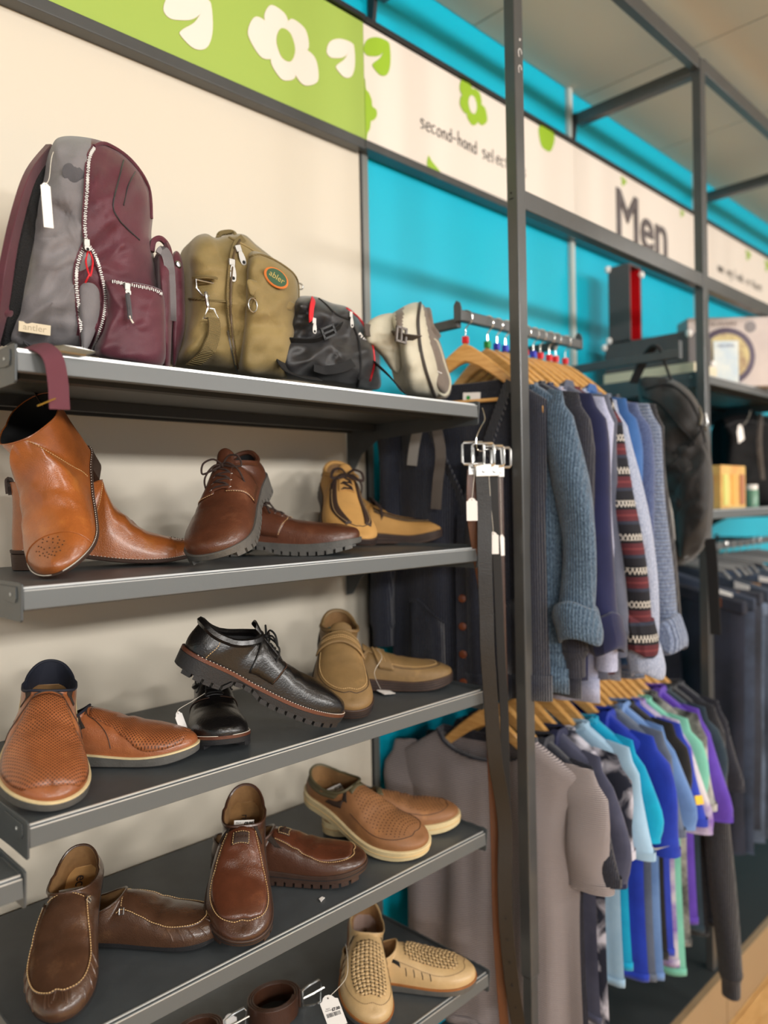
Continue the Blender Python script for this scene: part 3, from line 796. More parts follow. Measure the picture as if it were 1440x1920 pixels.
L_patd = leather('dark_chestnut_leather', (78, 48, 34), dark=.4, rough=.27, coat=.5)
L_whi = leather('light_brown_nubuck', (144, 98, 60), dark=.25, rough=.6, coat=.05, worn=(180, 126, 76))
L_whig = leather('olive_trim_leather', (92, 84, 58), dark=.2, rough=.6, coat=0)
L_wov = leather('beige_leather', (200, 168, 120), dark=.2, rough=.42, coat=.2, worn=(216, 186, 138))
L_dkpatch = leather('dark_brown_patch_leather', (60, 42, 32), dark=.3, rough=.6, coat=0)

# --- tan ankle boots
def ankle_boot(foot, label, loc, rot, sc):
    sh = Shoe(L=.31, W=.108, foot=foot, toe=(2.1, 1.85), hc=.145, xv=.465, zv=.148, wc=.043, cp=2.2, xh=.0, ankle=.006, xtt=.955, toez=.038, boxy=.6, bulge=.003,
              ridge=[(.465, .148), (.50, .116), (.545, .096), (.60, .080), (.66, .064), (.76, .052), (.86, .044), (.955, .038)],
              zs=[(0, .032), (.22, .030), (.42, .018), (.62, .010), (.8, .010), (1, .020)], zb=[(0, 0), (1, 0)], welt=.004, crease=.0034, seed=foot*3)
    t = build_shoe('ankle_boot', label, sh, loc, rot, sc, L_boot, m_sole_brn, m_black, m_black, heel_block=(.24, .006), cat='boot', collar_r=.0012, welt_stitch=m_string)
    shoe_line(sh, [(.84, .98), (.85, .6), (.86, .3), (.87, .02), (.86, -.3), (.85, -.6), (.84, -.98)], 'toecap_seam', L_boot, t, r=.0008)
    for sd in (1, -1):
        shoe_line(sh, [(.47, sd*.02), (.44, sd*.35), (.40, sd*.6), (.36, sd*.8), (.34, sd*.97)], 'side_seam', m_stitch, t, r=.0006, dash=True)
    mb = MB()                                     # punched holes on the toecap
    for k in range(30):
        a = k*2.4; rr = .02+.085*math.sqrt(k/30); x = .93+rr*math.cos(a)*.55; w_ = rr*5*math.sin(a)*.8
        if x < .99: dimple(mb, sh, x, w_, .0010)
    o = mb.build('punched_holes', L_dkpatch, t); o['kind'] = 'stuff'
    # pull strap at the back of the shaft
    c = sh.side[1][0][-1]
    MB().tube(smooth_curve([c+Vector((.002, 0, -.02)), c+Vector((.0, 0, .002)), c+Vector((-.003, 0, .003)), c+Vector((-.002, 0, -.018))], 5), 0, flat=(.011, .0015, (0, 1, 0))).build('pull_strap', L_dkpatch, t)
    return t
ankle_boot(1, 'tan ankle boot tipped up with its toe towards the viewer', (.5566, 1.300, 1.7196), (.414, .649, -2.118), .99)
ankle_boot(-1, 'tan ankle boot standing flat behind the tipped one, toe pointing right', (.44, 1.315, 1.5425), (0, .0, -.40), .98)

# --- brown lace-ups
def brown_derby(foot, label, loc, rot, sc, hang=.02):
    sh = Shoe(L=.305, W=.112, foot=foot, toe=(2.8, 2.2), hc=.078, xv=.34, zv=.098, wc=.033, cp=2.4, xtt=.95, toez=.050, boxy=.75,
              ridge=[(.34, .098), (.42, .086), (.52, .073), (.64, .064), (.76, .060), (.87, .057), (.95, .050)],
              zs=[(0, .034), (.25, .031), (.42, .024), (.7, .020), (1, .030)], zb=[(0, 0), (.28, 0), (.3, .010), (.42, .009), (.5, .001), (.78, 0), (1, .014)], welt=.004, crease=.0012)
    t = build_shoe('lace_up_shoe', label, sh, loc, rot, sc, L_brown, m_sole_gry, m_lining_blk, m_insole_d, lugs=17, collar_r=.005, cat='shoe')
    for sd in (1, -1):
        shoe_patch(sh, lambda u, v: lerp(.33, .60-.10*v**1.5, u), lambda u, v, sd=sd: sd*lerp(.13, .93, v), 12, 10, 'quarter', L_brown, t, off=.0006, th=.0014)
        shoe_line(sh, [(.60, sd*.15), (.585, sd*.4), (.54, sd*.65), (.50, sd*.9)], 'seam', m_stitch, t, r=.0005, off=.0022, dash=True)
        shoe_line(sh, [(.10, sd*.05), (.10, sd*.5), (.12, sd*.95)], 'seam', L_dkpatch, t, r=.0008)
    tongue(sh, t, L_brown, .58, .07, .24, .020)
    laces(sh, t, (.555, .505, .455, .40), .22, m_lace_brn, hang=hang)
    return t
brown_derby(1, 'brown leather lace-up shoe propped up on its pair, toe towards the viewer', (.8476, 1.2021, 1.6708), (.205, .446, -2.444), 1.0, .035)
brown_derby(-1, 'brown leather lace-up shoe lying flat, rounded toe pointing right', (.800, 1.315, 1.5435), (0, .0, -.82), 1.0, .0)

# --- tan nubuck casual lace-ups
def nubuck(foot, label, loc, rot, sc, hang=.03):
    sh = Shoe(L=.295, W=.108, foot=foot, toe=(2.4, 2.0), hc=.085, xv=.36, zv=.098, wc=.034, cp=2.2, xtt=.95, toez=.046,
              ridge=[(.36, .098), (.46, .082), (.56, .070), (.68, .062), (.8, .057), (.9, .052), (.95, .046)],
              zs=[(0, .036), (.25, .032), (.5, .024), (.72, .020), (1, .036)], zb=[(0, .004), (.12, 0), (.5, 0), (.75, 0), (.88, .007), (1, .022)], welt=.003)
    t = build_shoe('casual_lace_up_shoe', label, sh, loc, rot, sc, L_nub, m_sole_brn, m_lining_tan, mat('burgundy_insole', (92, 30, 38), rough=.7), collar_r=.005, sole_lines=2)
    for sd in (1, -1):
        shoe_patch(sh, lambda u, v: lerp(.42, .92, u), lambda u, v, sd=sd: sd*(lerp(.30, .54, v)+.02-.20*max(0, u-.55)), 14, 4, 'side_band', L_dkpatch, t)
        shoe_line(sh, [(.42, sd*.48), (.6, sd*.48), (.8, sd*.46), (.91, sd*.36)], 'stitching', m_stitch, t, dash=True, off=.0024, r=.0006)
        shoe_patch(sh, lambda u, v: lerp(.03, .12, u), lambda u, v, sd=sd: sd*lerp(.02, .5, v), 4, 6, 'heel_patch', L_dkpatch, t)
    shoe_line(sh, [(.91, .36), (.95, .18), (.955, 0.01), (.95, -.18), (.91, -.36)], 'toe_seam', L_dkpatch, t)
    tongue(sh, t, L_nub, .56, .07, .26, .016)
    laces(sh, t, (.54, .48, .42), .2, m_lace_brn, r=.0016, flat=True, hang=hang, eye=L_dkpatch)
    return t
nubuck(1, 'yellow-tan casual lace-up propped up with its opening towards the viewer', (1.1584, 1.3549, 1.6635), (-.119, .460, -2.082), .967, .05)
nubuck(-1, 'yellow-tan casual lace-up lying at the right end of the shelf', (1.163, 1.378, 1.5435), (0, .0, -.76), .962)

# --- perforated slip-ons (with punched net of holes)
def perf_mat():
    m = leather('tan_punched_leather', (156, 92, 54), dark=.35, rough=.36, coat=.3, worn=(184, 118, 70))
    nt = m.node_tree; b = nt.nodes['Principled BSDF']
    tc = nt.nodes.new('ShaderNodeTexCoord'); mp = nt.nodes.new('ShaderNodeMapping'); mp.inputs['Scale'].default_value = (260, 260, 0); mp.inputs['Rotation'].default_value = (0, 0, .785)
    nt.links.new(tc.outputs['Object'], mp.inputs[0]); vo = nt.nodes.new('ShaderNodeTexVoronoi'); vo.inputs['Scale'].default_value = 1; vo.inputs['Randomness'].default_value = 0
    nt.links.new(mp.outputs[0], vo.inputs[0]); cr = nt.nodes.new('ShaderNodeValToRGB'); nt.links.new(vo.outputs[0], cr.inputs[0])
    cr.color_ramp.elements[0].position = .22; cr.color_ramp.elements[0].color = (.25, .25, .25, 1); cr.color_ramp.elements[1].position = .34; cr.color_ramp.elements[1].color = (1, 1, 1, 1)
    mx = nt.nodes.new('ShaderNodeMixRGB'); mx.blend_type = 'MULTIPLY'; mx.inputs[0].default_value = 1
    src = b.inputs['Base Color'].links[0].from_socket; nt.links.new(src, mx.inputs[1]); nt.links.new(cr.outputs[0], mx.inputs[2]); nt.links.new(mx.outputs[0], b.inputs['Base Color'])
    return m
L_punch = perf_mat()
def slip_perf(foot, label, loc, rot, sc):
    sh = Shoe(L=.30, W=.112, foot=foot, toe=(2.3, 1.9), hc=.070, xv=.40, zv=.084, wc=.034, cp=3.4, xtt=.945, toez=.040, boxy=.62,
              ridge=[(.40, .084), (.48, .078), (.58, .067), (.68, .057), (.8, .052), (.9, .047), (.945, .040)],
              zs=[(0, .026), (.25, .024), (.5, .018), (.72, .015), (1, .024)], zb=[(0, 0), (.7, 0), (.85, .002), (1, .010)], welt=.004, crease=.0028, seed=7*foot)
    t = build_shoe('slip_on_shoe', label, sh, loc, rot, sc, L_perf, m_sole_gry, m_lining_navy, m_insole_d, collar_m=m_lining_navy, collar_r=.0022, welt_m=m_sole_wht, welt_h=.003)
    shoe_patch(sh, lambda u, v: lerp(.46, 1-.06*(2*v-1)**2, u), lambda u, v: (v*2-1)*spl(u, [(0, .34), (.3, .5), (.55, .86), (.8, .9), (1, .85)]), 20, 16, 'punched_vamp', L_punch, t, off=.0004, th=.0007)
    for sd in (1, -1):
        shoe_line(sh, [(.435, sd*.1), (.45, sd*.3), (.5, sd*.42), (.55, sd*.62), (.57, sd*.9)], 'seam', L_dkpatch, t, r=.0007)
        sh_x = lambda u, v: lerp(.30, .40, v)+.035*u
        shoe_patch(sh, lambda u, v: lerp(.27, .335, v)+.10*u, lambda u, v, sd=sd: sd*lerp(.02, .62, u), 10, 4, 'elastic_gusset', m_elastic, t, off=.0004, th=.0008)
    shoe_line(sh, [(.43, .30), (.435, .12), (.435, -.12), (.43, -.30)], 'tongue_edge', L_dkpatch, t, r=.0009)
    return t
slip_perf(1, 'tan punched slip-on shoe, tipped towards the viewer at the left end', (.4819, 1.2883, 1.3299), (-.087, .318, -1.955), .998)
slip_perf(-1, 'tan punched slip-on shoe lying flat, toe pointing right', (.418, 1.2673, 1.2435), (0, 0, -.72), .958)

# --- black lace-ups
def black_derby(foot, label, loc, rot, sc, hang=.05, second=False):
    sh = Shoe(L=.30, W=.110, foot=foot, toe=(2.9, 2.2), hc=.086, xv=.36, zv=.102, wc=.034, cp=2.3, xtt=.95, toez=.054, boxy=.78,
              ridge=[(.36, .102), (.46, .086), (.56, .074), (.66, .068), (.78, .066), (.88, .062), (.95, .054)],
              zs=[(0, .036), (.25, .033), (.42, .027), (.7, .024), (1, .036)], zb=[(0, 0), (.26, 0), (.28, .012), (.42, .012), (.48, .003), (.78, .002), (1, .014)], welt=.0045, crease=.002, seed=foot)
    t = build_shoe('lace_up_shoe', label, sh, loc, rot, sc, L_black, m_sole_blk, m_lining_blk, m_lining_blk, lugs=17, collar_r=.007, welt_m=leather('welt_leather', (96, 52, 34), rough=.4), welt_h=.006, welt_stitch=m_string)
    for sd in (1, -1):
        shoe_patch(sh, lambda u, v: lerp(.35, .60-.10*v**1.5, u), lambda u, v, sd=sd: sd*lerp(.13, .93, v), 12, 10, 'quarter', L_black, t, off=.0006, th=.0014)
        shoe_line(sh, [(.115, sd*.05), (.12, sd*.5), (.10, sd*.97)], 'seam', m_stitch, t, r=.0006, dash=True)
        shoe_line(sh, [(.60, sd*.15), (.585, sd*.4), (.54, sd*.65), (.50, sd*.9)], 'seam', m_stitchd, t, r=.0008, off=.002)
    tongue(sh, t, L_black, .58, .07, .24, .016)
    laces(sh, t, (.55, .49, .43), .22, m_lace_blk, hang=hang, eye=m_dark)
    return t
black_derby(-1, 'black leather lace-up shoe seen side-on, heel lifted onto its pair', (.6111, 1.1051, 1.3836), (.10, .47, -.325), .991, .07)
black_derby(1, 'black leather lace-up shoe underneath its pair, blunt toe towards the viewer', (.7826, 1.2753, 1.2418), (0, 0, -2.067), .86, .0)

# --- olive tan strap shoes
def strap_shoe(foot, label, loc, rot, sc):
    sh = Shoe(L=.295, W=.110, foot=foot, toe=(2.5, 2.0), hc=.076, xv=.36, zv=.088, wc=.034, cp=2.6, xtt=.95, toez=.047, boxy=.72,
              ridge=[(.36, .088), (.46, .080), (.56, .072), (.68, .064), (.8, .059), (.9, .053), (.95, .047)],
              zs=[(0, .032), (.25, .030), (.5, .024), (.72, .021), (1, .032)], zb=[(0, .001), (.7, 0), (.85, .003), (1, .014)], welt=.003, crease=.0012, seed=foot*5)
    t = build_shoe('strap_shoe', label, sh, loc, rot, sc, L_olive, m_sole_brn, m_lining_tan, mat('green_insole', (24, 82, 74), rough=.7), collar_r=.0045, sole_lines=3)
    shoe_line(sh, [(.52, .62), (.68, .60), (.84, .50), (.92, .28), (.93, .01), (.92, -.28), (.84, -.50), (.68, -.60), (.52, -.62)], 'apron_stitching', m_stitch, t, dash=True, off=.0012, r=.0007)
    shoe_line(sh, [(.50, .68), (.68, .68), (.86, .56), (.945, .30), (.955, .01), (.945, -.30), (.86, -.56), (.68, -.68), (.50, -.68)], 'apron_seam', L_dkpatch, t, r=.0007)
    st = shoe_patch(sh, lambda u, v: lerp(.415, .535, u)+.03*(2*v-1)*foot, lambda u, v: lerp(-.80, .72, v), 6, 22, 'strap', L_olive, t, off=.0022, th=.003)
    for x in (.43, .47, .49):
        shoe_line(sh, [(x-.02*foot, -.6), (x-.008*foot, -.3), (x, .01), (x+.008*foot, .3), (x+.02*foot, .55)], 'strap_stitching', m_stitch, t, dash=True, off=.0060, r=.0006)
    tongue(sh, t, L_olive, .50, .05, .34, .010)
    return t
va = strap_shoe(1, 'olive-tan strap shoe propped up, its strap across the instep facing the viewer', (1.0756, 1.2550, 1.3468), (-.098, .390, -2.207), .983)
vb = strap_shoe(-1, 'olive-tan strap shoe lying flat with the blank white tag tied to it', (1.0439, 1.2613, 1.2435), (0, 0, -.76), .945)

# --- brown moccasins
def moccasin(foot, label, loc, rot, sc):
    sh = Shoe(L=.30, W=.104, foot=foot, toe=(2.3, 2.0), hc=.060, xv=.42, zv=.078, wc=.034, cp=3.0, xtt=.93, toez=.042, boxy=.8,
              ridge=[(.42, .078), (.48, .074), (.56, .062), (.64, .053), (.76, .050), (.88, .047), (.93, .042)],
              zs=[(0, .012), (.25, .010), (.72, .009), (1, .017)], zb=[(0, .001), (.72, 0), (.88, .003), (1, .010)], welt=.0, bulge=.008, crease=.0018, seed=foot*9)
    t = build_shoe('moccasin', label, sh, loc, rot, sc, L_moc, m_sole_blk, m_lining_tan, m_insole, collar_r=.0022, cat='shoe')
    U = [(.40, .52), (.50, .54), (.64, .60), (.78, .62), (.90, .54), (.960, .30), (.970, .01), (.960, -.30), (.90, -.54), (.78, -.62), (.64, -.60), (.50, -.54), (.40, -.52)]
    shoe_line(sh, U, 'apron_ridge', L_moc, t, r=.0018, off=.0004)
    shoe_line(sh, U, 'apron_stitching', m_stitch, t, r=.0008, off=.0022, dash=True)
    # gathered pleats round the toe
    for k in range(15):
        f = (k+1)/16; x = .66+.24*math.sin(PI*f); sd = 1 if f < .5 else -1
        w0 = sd*spl(x, [(.66, .56), (.82, .5), (.90, .12)]); 
        w0 = (1-2*f)*.9 if abs(1-2*f) < .5 else sd*.63
        x0 = spl(abs(w0), [(0, .965), (.3, .955), (.5, .91), (.6, .80)]) if abs(w0) < .55 else lerp(.90, .66, (abs(1-2*f)-.5)/.5)
        shoe_line(sh, [(x0+.004, w0+sd*.03), (min(.985, x0+.02), w0+sd*.16), (min(.99, x0+.03), w0+sd*.28)], 'pleat', L_moc, t, r=.0016, off=-.0002)
    for sd in (1, -1):
        p = sh.at(.44, sd*.50, .003); q = sh.at(.47, sd*.50, .003)
        d = (q-p).normalized(); MB().tube([p, q, q+Vector((0, sd*.004, -.009)), p+Vector((0, sd*.004, -.009))], .0011, n=6, closed=True).build('side_buckle', m_steel, t)
        shoe_line(sh, [(.04, sd*.12), (.2, sd*.16), (.34, sd*.20)], 'collar_stitching', m_stitch, t, dash=True, r=.0006)
    shoe_line(sh, [(.445, .45), (.445, .2), (.445, -.2), (.445, -.45)], 'tongue_stitching', m_stitch, t, dash=True, r=.0006)
    return t
ma = moccasin(1, 'dark brown moccasin tipped up at the bottom left, price sticker inside', (.5248, 1.2543, 1.0426), (.10, .36, -2.130), .93)
mb_ = moccasin(-1, 'dark brown moccasin lying flat, gathered toe pointing right', (.4707, 1.2632, .944), (0, 0, -.80), .93)

# --- chestnut slip-ons with leather patch
def patch_slip(foot, label, loc, rot, sc):
    sh = Shoe(L=.30, W=.108, foot=foot, toe=(2.8, 2.2), hc=.075, xv=.40, zv=.090, wc=.034, cp=3.2, xtt=.95, toez=.046, boxy=.75,
              ridge=[(.40, .090), (.48, .084), (.58, .070), (.66, .061), (.78, .058), (.88, .054), (.95, .046)],
              zs=[(0, .032), (.25, .030), (.5, .024), (.72, .022), (1, .034)], zb=[(0, .001), (.7, 0), (.85, .004), (1, .016)], welt=.003, crease=.0024, seed=foot*13)
    t = build_shoe('slip_on_shoe', label, sh, loc, rot, sc, L_patd, m_sole_brn, m_lining_tan, m_insole_d, lugs=16, collar_r=.003, sole_lines=1)
    shoe_patch(sh, lambda u, v: lerp(.432, .962-.05*abs(2*v-1)**2.5, u), lambda u, v: (v*2-1)*spl(u, [(0, .36), (.3, .50), (.6, .66), (1, .56)]), 22, 14, 'apron', L_pat, t, off=.0006, th=.0012)
    shoe_line(sh, [(.44, .38), (.60, .53), (.76, .67), (.90, .60), (.962, .32), (.970, .01), (.962, -.32), (.90, -.60), (.76, -.67), (.60, -.53), (.44, -.38)], 'apron_stitching', m_stitch, t, r=.0007, off=.0016, dash=True)
    pa = shoe_patch(sh, lambda u, v: lerp(.475, .555, u), lambda u, v: lerp(-.20, .20, v), 5, 6, 'leather_patch', L_dkpatch, t, off=.0024, th=.0012)
    for pts in ([(.478, .18), (.478, -.18)], [(.552, .18), (.552, -.18)], [(.478, .18), (.552, .18)], [(.478, -.18), (.552, -.18)]):
        shoe_line(sh, [pts[0], ((pts[0][0]+pts[1][0])/2, (pts[0][1]+pts[1][1])/2+.001), pts[1]], 'patch_stitching', m_stitch, t, r=.0005, off=.0038, dash=True)
    c = sh.at(.515, .01, .0040); ax = sh.at(.515, .15, .0036)-sh.at(.515, -.15, .0036); ay = sh.at(.48, .01, .0036)-sh.at(.55, .01, .0036)
    Mt = frame(c, ax, ay) @ Matrix.Rotation(PI*0, 4, 'Z')
    text('Paolos', .0088, m_stitchd, t, frame(c+Vector((0, 0, .0008)), ax, ay), extrude=.0005, shear=.3, name='embossed_lettering')
    for sd in (1, -1):
        shoe_patch(sh, lambda u, v: lerp(.31, .36, v)+.13*u, lambda u, v, sd=sd: sd*(lerp(.0, .56, u)+.06), 10, 4, 'elastic_gusset', m_elastic, t, off=.0006, th=.0008)
    return t
pa_ = patch_slip(1, 'chestnut slip-on shoe with a stitched leather patch, propped up facing the viewer', (.8192, 1.2227, 1.0579), (-.04, .432, -2.224), .968)
pb_ = patch_slip(-1, 'chestnut slip-on shoe lying flat, toe pointing right', (.7623, 1.2541, .944), (0, 0, -.82), .97)

# --- light brown slip-ons with cream soles
def cream_sole(foot, label, loc, rot, sc):
    sh = Shoe(L=.295, W=.108, foot=foot, toe=(2.5, 2.0), hc=.072, xv=.40, zv=.084, wc=.033, cp=3.4, xtt=.95, toez=.044, boxy=.72,
              ridge=[(.40, .084), (.48, .078), (.58, .068), (.66, .059), (.78, .056), (.88, .052), (.95, .044)],
              zs=[(0, .028), (.25, .026), (.5, .021), (.72, .020), (1, .030)], zb=[(0, .001), (.7, 0), (.85, .003), (1, .012)], welt=.0055, crease=.002, seed=foot*17)
    t = build_shoe('slip_on_shoe', label, sh, loc, rot, sc, L_whi, m_sole_wht, m_lining_tan, m_insole_d, collar_m=L_whig, collar_r=.003, sole_lines=1)
    shoe_line(sh, [(.50, .74), (.68, .74), (.86, .66), (.95, .36), (.965, .01), (.95, -.36), (.86, -.66), (.68, -.74), (.50, -.74)], 'apron_seam', L_dkpatch, t, r=.0006)
    mb = MB()
    for i in range(17):
        for j in range(-6, 7):
            x = .50+.026*i; w_ = j*.092+(.041 if i % 2 else 0)
            if abs(w_) < spl(x, [(.5, .36), (.68, .60), (.88, .54), (.94, .25)]): dimple(mb, sh, x, w_+.001, .0010)
    o = mb.build('punched_holes', L_dkpatch, t); o['kind'] = 'stuff'
    shoe_patch(sh, lambda u, v: lerp(.428, .47, u), lambda u, v: lerp(-.30, .30, v), 3, 8, 'trim_band', L_whig, t, off=.0010, th=.0014)
    for sd in (1, -1):
        shoe_patch(sh, lambda u, v: lerp(.02, .27, u), lambda u, v, sd=sd: sd*lerp(.02, .45, v), 8, 6, 'heel_panel', L_whig, t, off=.0006, th=.001)
        shoe_patch(sh, lambda u, v: lerp(.30, .35, v)+.10*u, lambda u, v, sd=sd: sd*lerp(.02, .6, u), 10, 4, 'elastic_gusset', m_elastic, t, off=.0006, th=.0008)
        shoe_patch(sh, lambda u, v: lerp(.24, .40, u), lambda u, v, sd=sd: sd*lerp(.55, .78, v), 6, 4, 'side_patch', L_dkpatch, t, off=.0009, th=.0008)
    return t
wa = cream_sole(1, 'light brown punched slip-on with cream sole, angled down towards the viewer', (1.035, 1.30, 1.010), (.16, .25, -1.38), 1.0)
wb_ = cream_sole(-1, 'light brown slip-on with cream sole lying flat behind its pair', (1.0321, 1.2483, .9435), (0, 0, -.68), .973)

# --- beige woven shoes
def woven(foot, label, loc, rot, sc):
    sh = Shoe(L=.29, W=.105, foot=foot, toe=(2.6, 2.0), hc=.064, xv=.42, zv=.078, wc=.033, cp=3.6, xtt=.95, toez=.042, boxy=.7,
              ridge=[(.42, .078), (.50, .074), (.60, .065), (.70, .058), (.8, .054), (.9, .049), (.95, .042)],
              zs=[(0, .022), (.25, .020), (.5, .016), (.72, .015), (1, .023)], zb=[(0, 0), (.7, 0), (.85, .003), (1, .010)], welt=.003, crease=.0008)
    t = build_shoe('woven_shoe', label, sh, loc, rot, sc, L_wov, m_sole_gry, m_lining_tan, m_ins_pink, collar_r=.0018, welt_m=leather('tan_welt', (160, 100, 50), rough=.4), welt_h=.004)
    # woven strips: each cell stands proud, over and under by turns
    nx, nw = 15, 8
    for i in range(nx):
        for j in range(nw):
            x0 = .525+.026*i; w0 = -.44+.11*j
            lim = spl(x0, [(.5, .26), (.58, .50), (.80, .50), (.93, .30)])
            if abs(w0+.055) > lim: continue
            up_ = (i+j) % 2 == 0
            if up_: a = (x0-.003, x0+.026, w0+.014, w0+.094)
            else: a = (x0+.003, x0+.018, w0-.006, w0+.114)
            shoe_patch(sh, lambda u, v, a=a: lerp(a[0], a[1], u), lambda u, v, a=a: lerp(a[2], a[3], v)+.0005, 2, 2, 'woven_strip', L_wov, t, off=.0012 if up_ else .0006, th=.0014)
    mb = MB()
    for i in range(nx+1):
        for j in range(nw+1):
            x0 = .525+.026*i; w0 = -.44+.11*j
            if abs(w0) < spl(x0, [(.5, .26), (.58, .5), (.80, .5), (.93, .30)]): dimple(mb, sh, x0, w0+.001, .0013, .0022)
    o = mb.build('weave_gaps', m_black, t); o['kind'] = 'stuff'
    U = [(.45, .58), (.62, .68), (.80, .68), (.94, .46), (.965, .01), (.94, -.46), (.80, -.68), (.62, -.68), (.45, -.58)]
    shoe_line(sh, U, 'apron_stitching', m_stitchd, t, r=.0005, off=.0009, dash=True)
    for sd in (1, -1):
        for x in (.50, .56, .62, .68):
            shoe_line(sh, [(x, sd*.70), (x+.002, sd*.78), (x, sd*.86)], 'slot', m_black, t, r=.0009, off=.0002)
        shoe_patch(sh, lambda u, v: lerp(.36, .46, u), lambda u, v, sd=sd: sd*(lerp(.30, .42, v)+.3*u), 6, 3, 'side_opening', m_black, t, off=.0004, th=.0004)
    return t
oa = woven(1, 'beige woven slip-on tipped up so its basket-weave vamp faces the viewer', (1.1475, 1.2602, .7018), (-.15, .238, -2.290), .968)
ob = woven(-1, 'beige woven slip-on lying flat at the right end of the lowest shelf', (1.0347, 1.2075, .6425), (0, 0, -.86), .967)

# price stickers and tags in and on the shoes
def inside(sh_t, x, y, z): return Vector((x, y, z))
price_sticker(ma, (.108, -.002, .046), (0, 1, 0), (-1, 0, .9), .038, .030, '\u00a38.00')
text('ecco', .026, m_ink, ma, frame((.062, .0, .0215), (1, 0, 0), (0, 1, 0)) @ Matrix.Rotation(0, 4, 'Z'), extrude=.0003, name='insole_lettering')
price_sticker(pa_, (.096, .0, .062), (0, 1, 0), (-1, 0, .9), .036, .022, '\u00a38.00')
text('rieker', .018, m_ink, pa_, frame((.068, .0, .0390), (1, 0, 0), (0, 1, 0)), extrude=.0003, name='insole_lettering')
price_sticker(wa, (.072, .0, .042), (.2, 1, 0), (-1, .2, .4), .038, .026, '\u00a37.50')
text('rieker', .016, m_ink, oa, frame((.075, .0, .0300), (1, 0, 0), (0, 1, 0)), extrude=.0003, name='insole_lettering')
vt = thing('price_tag', 'blank white tag lying on the shelf, tied to the flat olive-tan shoe', 'tag', P(722, 1296, Z=SZ[2]+.002))
a_, b_ = P(745, 1308, Z=SZ[2]+.003), P(700, 1285, Z=SZ[2]+.006)
ax = (a_-b_).normalized()
swing_tag(vt, (a_+b_)/2, ax.cross(Vector((0, -.2, 1))), -ax, .026, .044, [P(707, 1218, Y=1.16), P(716, 1233, Y=1.11), P(702, 1262, Y=1.09)])
at0(vt)
wt = thing('price_tag', 'printed white price tag hanging beside the tipped beige woven shoe', 'tag', P(625, 1890, Y=1.03))
a_, b_ = P(634, 1857, Y=1.04), P(612, 1935, Y=1.00)
ay = (a_-b_).normalized(); swing_tag(wt, (a_+b_)/2, (1, -.35, 0), ay, .034, .058, [P(648, 1770, Y=1.13), P(652, 1800, Y=1.09), P(648, 1835, Y=1.06)], printed=True)
at0(wt)
bt = thing('price_tag', 'white tag on a string beside the flat black lace-up shoe', 'tag', P(340, 1360, Y=1.13))
a_, b_ = P(326, 1335, Y=1.12), P(352, 1372, Y=1.12)
ay = (a_-b_).normalized(); swing_tag(bt, (a_+b_)/2, (.9, .5, .15), ay, .020, .036, [P(384, 1300, Y=1.14), P(360, 1315, Y=1.13), P(335, 1330, Y=1.12)])
at0(bt)
sc_ = tag(MB().prism([P(598, 1686, Z=SZ[3]), P(604, 1682, Z=SZ[3]), P(609, 1684, Z=SZ[3]), P(604, 1689, Z=SZ[3]), P(602, 1692, Z=SZ[3])], (0, 0, .0012)).build('paper_scrap', m_white, None, smooth=False), 'tiny torn scrap of white paper on the fourth shelf', 'scrap')
# ================================================================== bags
def fabric(name, c, c2=None, rough=.7, sheen=.2, bs=700, bump=.25, vs=9, spec=.3): return mat(name, c, c2=c2 or tuple(int(v*.82) for v in c), rough=rough, sheen=sheen, bump=bump, bs=bs, vs=vs, spec=spec)
f_maroon = fabric('maroon_nylon', (92, 42, 54), (76, 33, 44), rough=.45)
f_grey = fabric('grey_canvas', (126, 122, 124), (112, 108, 110), rough=.75)
f_greyd = fabric('dark_grey_canvas', (84, 82, 86), rough=.8)
f_khaki = fabric('khaki_nylon', (142, 122, 76), (122, 104, 62), rough=.6)
f_webk = mat('khaki_webbing', (134, 116, 74), rough=.8, bump=.8, bs=160, weave='ribz')
f_black = fabric('black_nylon', (34, 33, 36), (22, 22, 24), rough=.42, spec=.5)
f_webb = mat('black_webbing', (26, 26, 28), rough=.75, bump=.6, bs=260, weave='ribx')
f_beige = fabric('stone_nylon', (196, 190, 170), (178, 172, 152), rough=.65)
f_taupe = fabric('taupe_nylon', (120, 108, 98), (104, 93, 84), rough=.65)
f_webt = mat('taupe_webbing', (92, 84, 78), rough=.8, bump=.6, bs=260, weave='ribx')
f_red = mat('red_tape', (206, 30, 42), rough=.55)
f_mesh = mat('black_mesh', (16, 16, 18), rough=.9, bump=1, bs=500, weave='cell')
m_zip = mat('silver_zip', (160, 157, 152), rough=.4, metal=.8)
